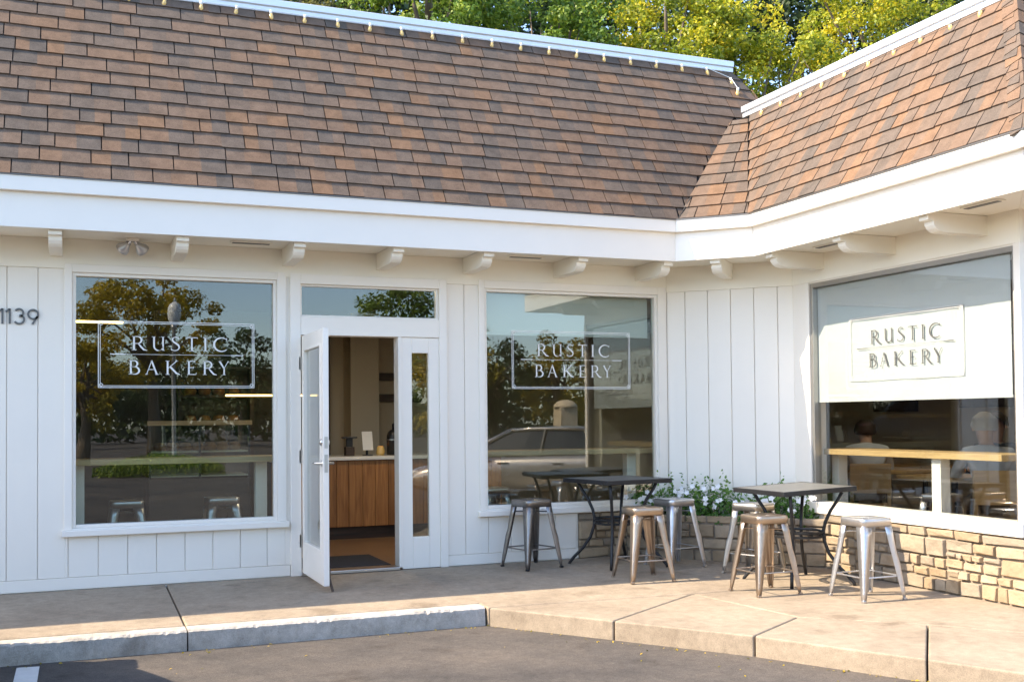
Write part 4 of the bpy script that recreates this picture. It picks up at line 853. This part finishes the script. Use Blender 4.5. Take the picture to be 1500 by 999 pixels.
def person(label, loc, rz, J, mats, hair, hairlen=0.0):
    """J: joint name -> (pos, radius); one skinned body, hair and facial features as children"""
    names = list(J); idx = {n: i for i, n in enumerate(names)}
    E_ = [('pelvis', 'belly'), ('belly', 'chest'), ('chest', 'neck'), ('neck', 'chin'), ('chin', 'head'), ('head', 'crown')]
    for s_ in 'lr': E_ += [('chest', 'shoulder_'+s_), ('shoulder_'+s_, 'elbow_'+s_), ('elbow_'+s_, 'wrist_'+s_), ('wrist_'+s_, 'hand_'+s_), ('pelvis', 'hip_'+s_), ('hip_'+s_, 'knee_'+s_), ('knee_'+s_, 'ankle_'+s_), ('ankle_'+s_, 'toe_'+s_)]
    bm = bmesh.new(); sk = bm.verts.layers.skin.verify(); vs = [bm.verts.new(J[n][0]) for n in names]
    for a, b in E_: bm.edges.new((vs[idx[a]], vs[idx[b]]))
    for n in names:
        r_ = J[n][1]; vs[idx[n]][sk].radius = r_ if isinstance(r_, tuple) else (r_, r_); vs[idx[n]][sk].use_root = n == 'pelvis'
    me = bpy.data.meshes.new('body'); bm.to_mesh(me); bm.free()
    tmp = bpy.data.objects.new('tmp', me); COL.objects.link(tmp); tmp.modifiers.new('k', 'SKIN').use_smooth_shade = True; tmp.modifiers.new('s', 'SUBSURF').levels = 2; tmp.modifiers['s'].render_levels = 2
    dg = bpy.context.evaluated_depsgraph_get(); dg.update(); body = bpy.data.meshes.new_from_object(tmp.evaluated_get(dg)); bpy.data.objects.remove(tmp)
    t = thing('person', label, 'person', loc, rz, 'people inside the wing')
    body.materials.clear()
    for m in mats: body.materials.append(m)
    seg = [(Vector(J[a][0]), Vector(J[b][0]), 0 if (a in ('neck', 'chin', 'head') or a.startswith('wrist')) else (2 if a.startswith(('hip', 'knee', 'ankle')) or b.startswith('hip') else 1)) for a, b in E_]
    for p in body.polygons:
        c = p.center; best = (9, 0)
        for a, b, k in seg:
            ab = b-a; q = max(0, min(1, (c-a).dot(ab)/ab.length_squared)); d = (a+ab*q-c).length
            if d < best[0]: best = (d, k)
        p.material_index = best[1]; p.use_smooth = True
    o = bpy.data.objects.new('body', body); COL.objects.link(o); o.parent = t
    hc = Vector(J['head'][0]); ax = (Vector(J['crown'][0])-Vector(J['chin'][0])).normalized(); fwd = Vector((1, 0, 0)); fwd = (fwd-ax*fwd.dot(ax)).normalized(); sd_ = ax.cross(fwd)
    m = MB(); N = 14; K_ = 9; vs_ = []
    for i in range(K_+1):
        ph = R(118)*i/K_
        for k in range(N):
            a = 2*math.pi*k/N; front = max(0, math.cos(a)); ph2 = ph*(1-.5*front)
            d = ax*math.cos(ph2)+(fwd*math.cos(a)+sd_*math.sin(a))*math.sin(ph2); vs_.append(hc+ax*.028-fwd*.008+d*(.112+.004*((i*7+k*3) % 3)))
    m.add(vs_, [(i*N+k, i*N+(k+1) % N, (i+1)*N+(k+1) % N, (i+1)*N+k) for i in range(K_) for k in range(N)]); obj('hair', m, hair, t, smooth=True)
    for sgn in (-1, 1):
        obj('eye', MB().lathe([(0, -.009), (.007, -.005), (.009, 0), (.007, .005), (0, .009)], c=hc+fwd*.094+sd_*(sgn*.032)+ax*.012, n=8), hairk, t); obj('ear', MB().lathe([(0, -.03), (.012, -.02), (.014, .01), (0, .03)], c=hc+sd_*(sgn*.097)-fwd*.005, n=8), mats[0], t, smooth=True)
    obj('nose', MB().add([hc+fwd*.095+ax*.015, hc+fwd*.124-ax*.022, hc+fwd*.094-ax*.03+sd_*.017, hc+fwd*.094-ax*.03-sd_*.017], [(0, 1, 2), (0, 3, 1), (1, 3, 2)]), mats[0], t)
    obj('mouth', MB().box(-.003, .003, -.022, .022, -.003, .003), printm, t, M4=Matrix.Translation(hc+fwd*.096-ax*.052))
    return t
def seated(lean=.1, head=(0, 0), arms=.35):
    """seated figure facing +x, origin on the floor below the seat"""
    L_ = lean; ch = (.36*math.sin(L_), 0, .46+.10+.36*math.cos(L_)); nk = (.48*math.sin(L_), 0, .56+.48*math.cos(L_))
    hx = nk[0]+.03+head[0]; hz = nk[2]
    J = {'pelvis': ((0, 0, .52), (.13, .16)), 'belly': ((.16*math.sin(L_), 0, .56+.16*math.cos(L_)), (.12, .15)), 'chest': (ch, (.12, .17)), 'neck': (nk, .055), 'chin': ((hx, 0, hz+.08), .07), 'head': ((hx+.012, 0, hz+.16+head[1]), .088), 'crown': ((hx, 0, hz+.235+head[1]), .065)}
    for s_, y in (('l', 1), ('r', -1)):
        J['shoulder_'+s_] = ((ch[0], .19*y, ch[2]+.05), .062); J['elbow_'+s_] = ((ch[0]+.17, .25*y, ch[2]-.18), .047); J['wrist_'+s_] = ((ch[0]+arms, .14*y, max(.79, ch[2]-.24)), .033); J['hand_'+s_] = ((ch[0]+arms+.10, .09*y, max(.785, ch[2]-.25)), .032)
        J['hip_'+s_] = ((.06, .10*y, .50), .088); J['knee_'+s_] = ((.46, .12*y, .50), .065); J['ankle_'+s_] = ((.44, .12*y, .08), .042); J['toe_'+s_] = ((.60, .13*y, .045), .038)
    return J
person('person in a pale blue shirt leaning far forward with head bowed', (7.62, -.30, .02), R(55), seated(.42, (.06, -.03)), [skinm, shirtb, trous], hairk)
person('person in dark clothing facing the glass across the table', (8.42, -1.25, .02), R(205), seated(.10), [skinm, shirtk, trous], hairk)
person('grey-haired person in a white shirt seated at right edge of the corner window', (7.55, -1.98, .02), R(60), seated(.22, (.01, 0)), [skinm, shirtw, trous], hairg)
for i, (lx, ly, rz, lab) in enumerate(((7.62, -.30, 55, 'wooden seat box under the leaning person'), (8.42, -1.25, 205, 'wooden seat box under the dark-clothed person'), (7.55, -1.98, 60, 'wooden seat box under the grey-haired person'))):
    t = thing('chair', lab.replace('seat box', 'chair'), 'chair', (lx, ly, .02), R(rz), 'chairs inside the wing')
    obj('seat', MB().box(-.2, .2, -.2, .2, .36, .395), woodb, t, bevel=.005); obj('backrest', MB().box(-.22, -.195, -.2, .2, .52, .82), woodb, t, bevel=.005)
    for a in (-.18, .18):
        for b in (-.18, .18): obj('leg', MB().box(a-.018, a+.018, b-.018, b+.018, 0, .36 if a > 0 else .82), woodb, t)

# ------------------------------------------------------------------ trees
def tree(name, label, base, H, crown_c, crown_r, nleaf, size, mat, nclump=60, trunk_r=.22, seed=0, group=None, clump_r=.55, shell=.55):
    global rng
    rng = np.random.default_rng(seed); rr = random.Random(seed)
    t = thing(name, label, 'tree', base, 0, group); cc = Vector(crown_c)-Vector(base); cr = crown_r
    tr = MB(); top = Vector((cc.x*.8, cc.y*.8, cc.z+cr[2]*.35))
    path = [Vector((0, 0, 0)), Vector((rr.uniform(-.1, .1), rr.uniform(-.1, .1), H*.18)), Vector((cc.x*.4+rr.uniform(-.15, .15), cc.y*.4, cc.z*.55)), Vector((cc.x*.7, cc.y*.7, cc.z*.85)), top]
    tr.tube(path, [trunk_r*1.25, trunk_r, trunk_r*.78, trunk_r*.5, trunk_r*.14], 9)
    d = rng.normal(size=(nclump, 3)); d /= np.linalg.norm(d, axis=1)[:, None]; rad = rng.uniform(shell, 1, nclump)[:, None]
    cl = d*rad*np.array(cr)+np.array(cc)
    for i in range(0, nclump, max(1, nclump//14)):
        s_ = path[2].lerp(path[4], rr.uniform(0, .8)); e_ = Vector(cl[i]); mid = s_.lerp(e_, .5)+Vector((rr.uniform(-.2, .2), rr.uniform(-.2, .2), rr.uniform(-.1, .3)))
        tr.tube([s_, mid, e_], [trunk_r*.32, trunk_r*.2, trunk_r*.05], 6)
    obj('trunk', tr, barkm, t, smooth=True)
    k = rng.integers(0, nclump, nleaf); cs = rng.uniform(.6, 1.35, nclump)[k][:, None]
    g_ = rng.normal(size=(nleaf, 3)); g_ /= np.linalg.norm(g_, axis=1)[:, None]; g_ *= (rng.uniform(.25, 1, nleaf)**.6)[:, None]
    pos = cl[k]+g_*clump_r*cs*np.array([1, 1, .72]); cr_ = rng.uniform(0, 1, nclump)[k]
    leaf_obj('crown', leaves(nleaf, pos, size, g_+np.array([-.2, -.1, .5]), .7), .5*cr_+.5*rng.uniform(0, 1, nleaf), mat, t)
    return t
GB = 'trees behind the bakery roof'
tree('bushy_tree', 'dull olive tree behind the left part of the roof coping', (3.6, 12.5, -.18), 11, (3.6, 12.5, 8.6), (2.3, 2.0, 2.9), 20000, .085, leafO, 120, seed=31, group=GB, clump_r=.42)
tree('broadleaf_tree', 'green fern-leaved tree left of centre behind the roof', (6.6, 11.5, -.18), 12, (6.7, 11.5, 9.1), (1.9, 1.8, 2.9), 22000, .10, leafG, 120, seed=32, group=GB, trunk_r=.3, clump_r=.40)
tree('broadleaf_tree', 'mid-green tree behind the middle of the roof coping', (9.2, 11.5, -.18), 12, (9.2, 11.6, 8.7), (1.8, 1.8, 3.0), 21000, .10, leafG, 120, seed=33, group=GB, clump_r=.38)
tree('broadleaf_tree', 'bright yellow-green tree left of the roof valley', (11.9, 11.6, -.18), 12, (11.8, 11.5, 8.6), (1.9, 1.8, 3.0), 24000, .10, leafY, 120, seed=34, group=GB, clump_r=.40)
tree('broadleaf_tree', 'golden yellow tree rising in the notch between the two roofs', (14.0, 11.0, -.18), 12, (13.9, 10.8, 7.5), (2.1, 1.8, 3.4), 28000, .10, leafY, 140, seed=35, group=GB, clump_r=.40)
tree('broadleaf_tree', 'yellow-tinged tree above the right wing coping', (18.3, 11.5, -.18), 13, (18.2, 11.5, 9.2), (2.6, 2.0, 3.4), 24000, .105, leafY, 130, seed=36, group=GB, clump_r=.45)
for i, (x_, y_, lab) in enumerate(((1.5, 17, 'dark tree far behind the left end of the roof'), (3.8, 18.5, 'dark tree directly behind the olive tree'), (8.2, 19, 'dark tree behind the two green trees'), (6.0, 17.5, 'dark tree filling the gap beside the thick trunk behind the roof'), (10.4, 17.5, 'dark tree far behind the middle of the roof'), (14.8, 17, 'dark tree far behind the yellow trees'), (19.5, 17, 'dark tree far behind the right wing roof'), (24.5, 17, 'dark tree at the far right behind the wing roof'), (22.2, 14.5, 'dark tree just above the right end of the wing coping'))):
    tree('evergreen_tree', lab, (x_, y_, -.18), 16, (x_, y_, 9.8), (3.3, 2.2, 6.0), 15000, .22, leafD, 110, seed=50+i, group='dark trees far behind the roof', clump_r=1.0)
GM = 'trees mirrored in the windows'
tree('street_tree', 'tree with pale trunk mirrored in the left window', (2.9, -35.5, -.18), 8, (2.6, -35.5, 4.9), (3.3, 2.6, 2.5), 11000, .17, leafA, 75, seed=61, group=GM, trunk_r=.26, clump_r=.6)
tree('street_tree', 'low golden tree at the left edge of the mirrored view in the left window', (.2, -33, -.18), 5, (.2, -33, 2.6), (1.7, 1.5, 1.5), 6000, .15, leafA, 45, seed=62, group=GM, clump_r=.5)
for i, (x_, y_, h_, m_, lab) in enumerate(((13.6, -31, 4.4, leafA, 'autumn tree mirrored above the car in the right window'), (16.4, -33, 5.2, leafD, 'dark tree mirrored in the middle of the right window'), (19.6, -34, 5.0, leafA, 'autumn tree mirrored beside the blind in the right window'), (9.5, -58, 6.5, leafD, 'dark distant tree mirrored at the right of the left window'), (14, -60, 6.0, leafD, 'dark distant tree mirrored at the edge of the left window'), (5, -62, 5.5, leafD, 'dark distant tree mirrored behind the pale trunk'), (24, -36, 6.5, leafD, 'dark tree mirrored at the right edge of the right window'), (-1.5, -60, 6, leafD, 'dark distant tree mirrored at the left edge of the left window'), (17.2, -50, 8.6, leafG, 'tall tree whose top is mirrored in the transom above the door'))):
    tree('street_tree', lab, (x_, y_, -.18), h_, (x_, y_, h_*.58), (1.9 if y_ > -50 else 3.2, 1.8, h_*.46), 5000, .17 if y_ > -50 else .26, m_, 45, seed=70+i, group=GM, clump_r=.55 if y_ > -50 else .9)
n = 26000; rng = np.random.default_rng(95); xx = rng.uniform(-70, 110, n); hh_ = 4.0+1.6*np.sin(xx*.21)+1.1*np.sin(xx*.53+1)+.6*np.sin(xx*1.3); pos = np.stack([xx, -80+rng.normal(0, 1.6, n), -.2+hh_*rng.uniform(0, 1, n)**.7], 1)
o = leaf_obj('distant_woods', leaves(n, pos, .75), rng.uniform(0, 1, n), leafD, None); tag(o, 'dark belt of distant woods mirrored along the horizon in the windows', 'woods', None, 'stuff')
sh = thing('low_shrub', 'low green shrub bed mirrored in the lower part of the left window', 'shrub', (2.2, -22.5, -.18)); n = 5000
rng = np.random.default_rng(90); th = rng.uniform(0, 2*np.pi, n); q = np.sqrt(rng.uniform(0, 1, n)); pos = np.stack([1.8*q*np.cos(th), .9*q*np.sin(th), rng.uniform(.05, .62, n)*(1-.6*q**2)], 1); leaf_obj('foliage', leaves(n, pos, .09), rng.uniform(0, 1, n), leafG, sh)
lp = thing('street_lamp', 'grey lamp post with a glass lantern mirrored in the left window', 'street lamp', (3.05, -28, -.18))
obj('post', MB().lathe([(0, 0), (.16, 0), (.16, .1), (.09, .25), (.07, .9), (.055, 4.5), (.09, 4.6), (.09, 4.7), (0, 4.72)], n=14), alum, lp, smooth=True); obj('lantern', MB().lathe([(.10, 4.7), (.2, 4.95), (.21, 5.25), (.17, 5.4), (.05, 5.5), (0, 5.5)], n=14), whitec, lp, smooth=True); obj('finial', MB().lathe([(.04, 5.5), (.04, 5.58), (0, 5.66)], n=10), alum, lp, smooth=True)
pi = thing('stucco_pillar', 'cream stucco pillar mirrored behind the car in the right window', 'pillar', (18.3, -30.2, -.18)); obj('shaft', MB().box(-.38, .38, -.38, .38, .25, 2.0), stucco, pi, bevel=.02); obj('base', MB().box(-.46, .46, -.46, .46, 0, .25), stucco, pi, bevel=.02); obj('cap', MB().lathe([(.5, 2.0), (.5, 2.08), (.38, 2.2), (.2, 2.28), (0, 2.3)], n=20), stucco, pi, smooth=True)

# dry litter in the gutter
rng = np.random.default_rng(77); n = 110; k_ = rng.uniform(0, 1, n); on = rng.uniform(size=n) < .55
px_ = np.where(on, rng.uniform(-.6, 2.8, n), 2.82+1.7*k_); py_ = np.where(on, -1.885-np.abs(rng.normal(0, .05, n)), -1.93-2.6*k_-np.abs(rng.normal(0, .05, n)))
far = rng.uniform(size=n) < .25; py_ = np.where(far, py_-rng.uniform(0, .9, n), py_)
v = leaves(n, np.stack([px_, py_, np.full(n, -.178)], 1), .022, np.tile([0, 0, 1.0], (n, 1)), .25)
o = leaf_obj('leaf_litter', v, rng.uniform(0, 1, n), leafA, None); tag(o, 'scattered dry leaf bits along the foot of the kerb', 'leaf litter', None, 'stuff')
# ------------------------------------------------------------------ cars
def make_car(label, loc, rz, paint):
    t = thing('sedan', label, 'car', loc, rz)
    S = [(0, .42, .80, .74), (.06, .34, .93, .82), (.35, .26, 1.0, .88), (.9, .22, 1.0, .90), (1.7, .20, .985, .91), (2.6, .20, .965, .91), (3.3, .20, .93, .90), (3.8, .22, .86, .88), (4.3, .27, .75, .84), (4.55, .34, .66, .76), (4.62, .42, .58, .68)]
    m = MB(); vs = []
    for x_, zb, zt, hw in S: vs += [(x_, -hw*.86, zb), (x_, -hw*.97, zb+.12), (x_, -hw, (zb+zt)/2+.05), (x_, -hw*.965, zt-.09), (x_, -hw*.84, zt), (x_, 0, zt+.025), (x_, hw*.84, zt), (x_, hw*.965, zt-.09), (x_, hw, (zb+zt)/2+.05), (x_, hw*.97, zb+.12), (x_, hw*.86, zb)]
    k = 11; n = len(S); fs = [(i*k+j, (i+1)*k+j, (i+1)*k+j+1, i*k+j+1) for i in range(n-1) for j in range(k-1)]+[(i*k+k-1, (i+1)*k+k-1, (i+1)*k, i*k) for i in range(n-1)]+[tuple(range(k)), tuple(range((n-1)*k, n*k))[::-1]]
    m.add(vs, fs); bo = obj('body', m, paint, t, smooth=True); sb = bo.modifiers.new('s', 'SUBSURF'); sb.levels = sb.render_levels = 2
    bt = [(.62, .74), (1.45, .78), (2.35, .78), (3.38, .72)]; tp = [(1.22, .54), (1.6, .57), (2.2, .57), (2.55, .55)]
    m = MB(); vs = [];
    for (xb, wb_), (xt, wt) in zip(bt, tp): vs += [(xb, -wb_, .955), (xt, -wt, 1.40), (xt, wt, 1.40), (xb, wb_, .955)]
    m.add(vs, [(i*4, (i+1)*4, (i+1)*4+1, i*4+1) for i in range(3)]+[(i*4+2, (i+1)*4+2, (i+1)*4+3, i*4+3) for i in range(3)]+[(0, 1, 2, 3), (12, 15, 14, 13)]); obj('windows', m, carglass, t)
    rf = MB(); vs = []
    for xt, wt, dz in ((1.17, .53, -.02), (1.4, .565, .03), (1.75, .58, .05), (2.15, .58, .045), (2.4, .56, .02), (2.6, .545, -.03)): vs += [(xt, -wt, 1.395+dz*.2), (xt, -wt*.6, 1.41+dz), (xt, 0, 1.42+dz), (xt, wt*.6, 1.41+dz), (xt, wt, 1.395+dz*.2)]
    rf.add(vs, [(i*5+j, (i+1)*5+j, (i+1)*5+j+1, i*5+j+1) for i in range(5) for j in range(4)]); o = obj('roof', rf, paint, t, smooth=True)
    for sgn in (-1, 1):
        obj('pillar', MB().tube([(.60, sgn*.745, .96), (1.22, sgn*.545, 1.40)], [.12, .05], 8), paint, t, smooth=True); obj('pillar', MB().tube([(3.40, sgn*.725, .95), (2.57, sgn*.555, 1.40)], .045, 8), paint, t, smooth=True); obj('pillar', MB().tube([(1.98, sgn*.785, .96), (1.93, sgn*.575, 1.40)], .035, 6), blackp, t)
        obj('roof_rail', MB().tube([(1.2, sgn*.545, 1.405), (1.6, sgn*.575, 1.425), (2.2, sgn*.575, 1.425), (2.57, sgn*.555, 1.40)], .04, 8), paint, t, smooth=True)
        obj('tail_lamp', MB().box(-.01, .30, sgn*.60 if sgn > 0 else -.885, .885 if sgn > 0 else -.60, .74, .88), redl, t, bevel=.03); obj('headlamp', MB().box(4.28, 4.56, .52 if sgn > 0 else -.80, .80 if sgn > 0 else -.52, .58, .68), whitec, t, bevel=.03)
        obj('mirror', MB().lathe([(0, -.06), (.07, -.05), (.09, 0), (.06, .06), (0, .07)], c=(3.0, sgn*.98, 1.0), n=10), paint, t, smooth=True)
        for dx in (1.55, 2.55): obj('door_handle', MB().box(dx, dx+.2, sgn*.895-.02, sgn*.895+.02, .80, .83), steel, t, bevel=.006)
        for wx in (.86, 3.62):
            obj('wheel_arch', MB().lathe([(0, 0), (.38, 0), (.38, .02), (0, .02)], n=24), rubber, t, M4=Matrix.Translation((wx, sgn*(.895 if sgn > 0 else .895), .33)) @ Matrix.Rotation(R(-90*sgn), 4, 'X'))
            wh = obj('wheel', MB().lathe([(.2, .0), (.31, .0), (.325, .02), (.325, .19), (.31, .21), (.2, .21)], n=28), rubber, t, smooth=True, M4=Matrix.Translation((wx, sgn*.72, .325)) @ Matrix.Rotation(R(-90*sgn), 4, 'X'))
            rim = MB().lathe([(0, .20), (.05, .205), (.06, .19), (.06, .15)], n=14)
            for q in range(5):
                a = 2*math.pi*q/5; rim.tube([(.05*math.cos(a), .05*math.sin(a), .195), (.205*math.cos(a), .205*math.sin(a), .185)], [.03, .022], 6)
            rim.lathe([(.19, .20), (.21, .205), (.215, .19)], n=28); obj('rim', rim, steel, wh, smooth=True)
    obj('rear_bumper', MB().box(-.03, .1, -.72, .72, .36, .5), paint, t, bevel=.04); obj('number_plate', MB().box(-.012, .03, -.22, .22, .66, .76), whitec, t, bevel=.006)
    return t
make_car('champagne silver sedan mirrored in the window right of the door', (9.35, -7.0, -.185), R(217), carsil).scale = (.97, .97, .94)
suv = make_car('tall grey car parked just left of the view casting the curved shadow on the asphalt', (-1.60, -6.62, -.185), R(90), cardk); suv.scale = (1.07, 1.06, 1.56)
print('shingles', NSH[0])
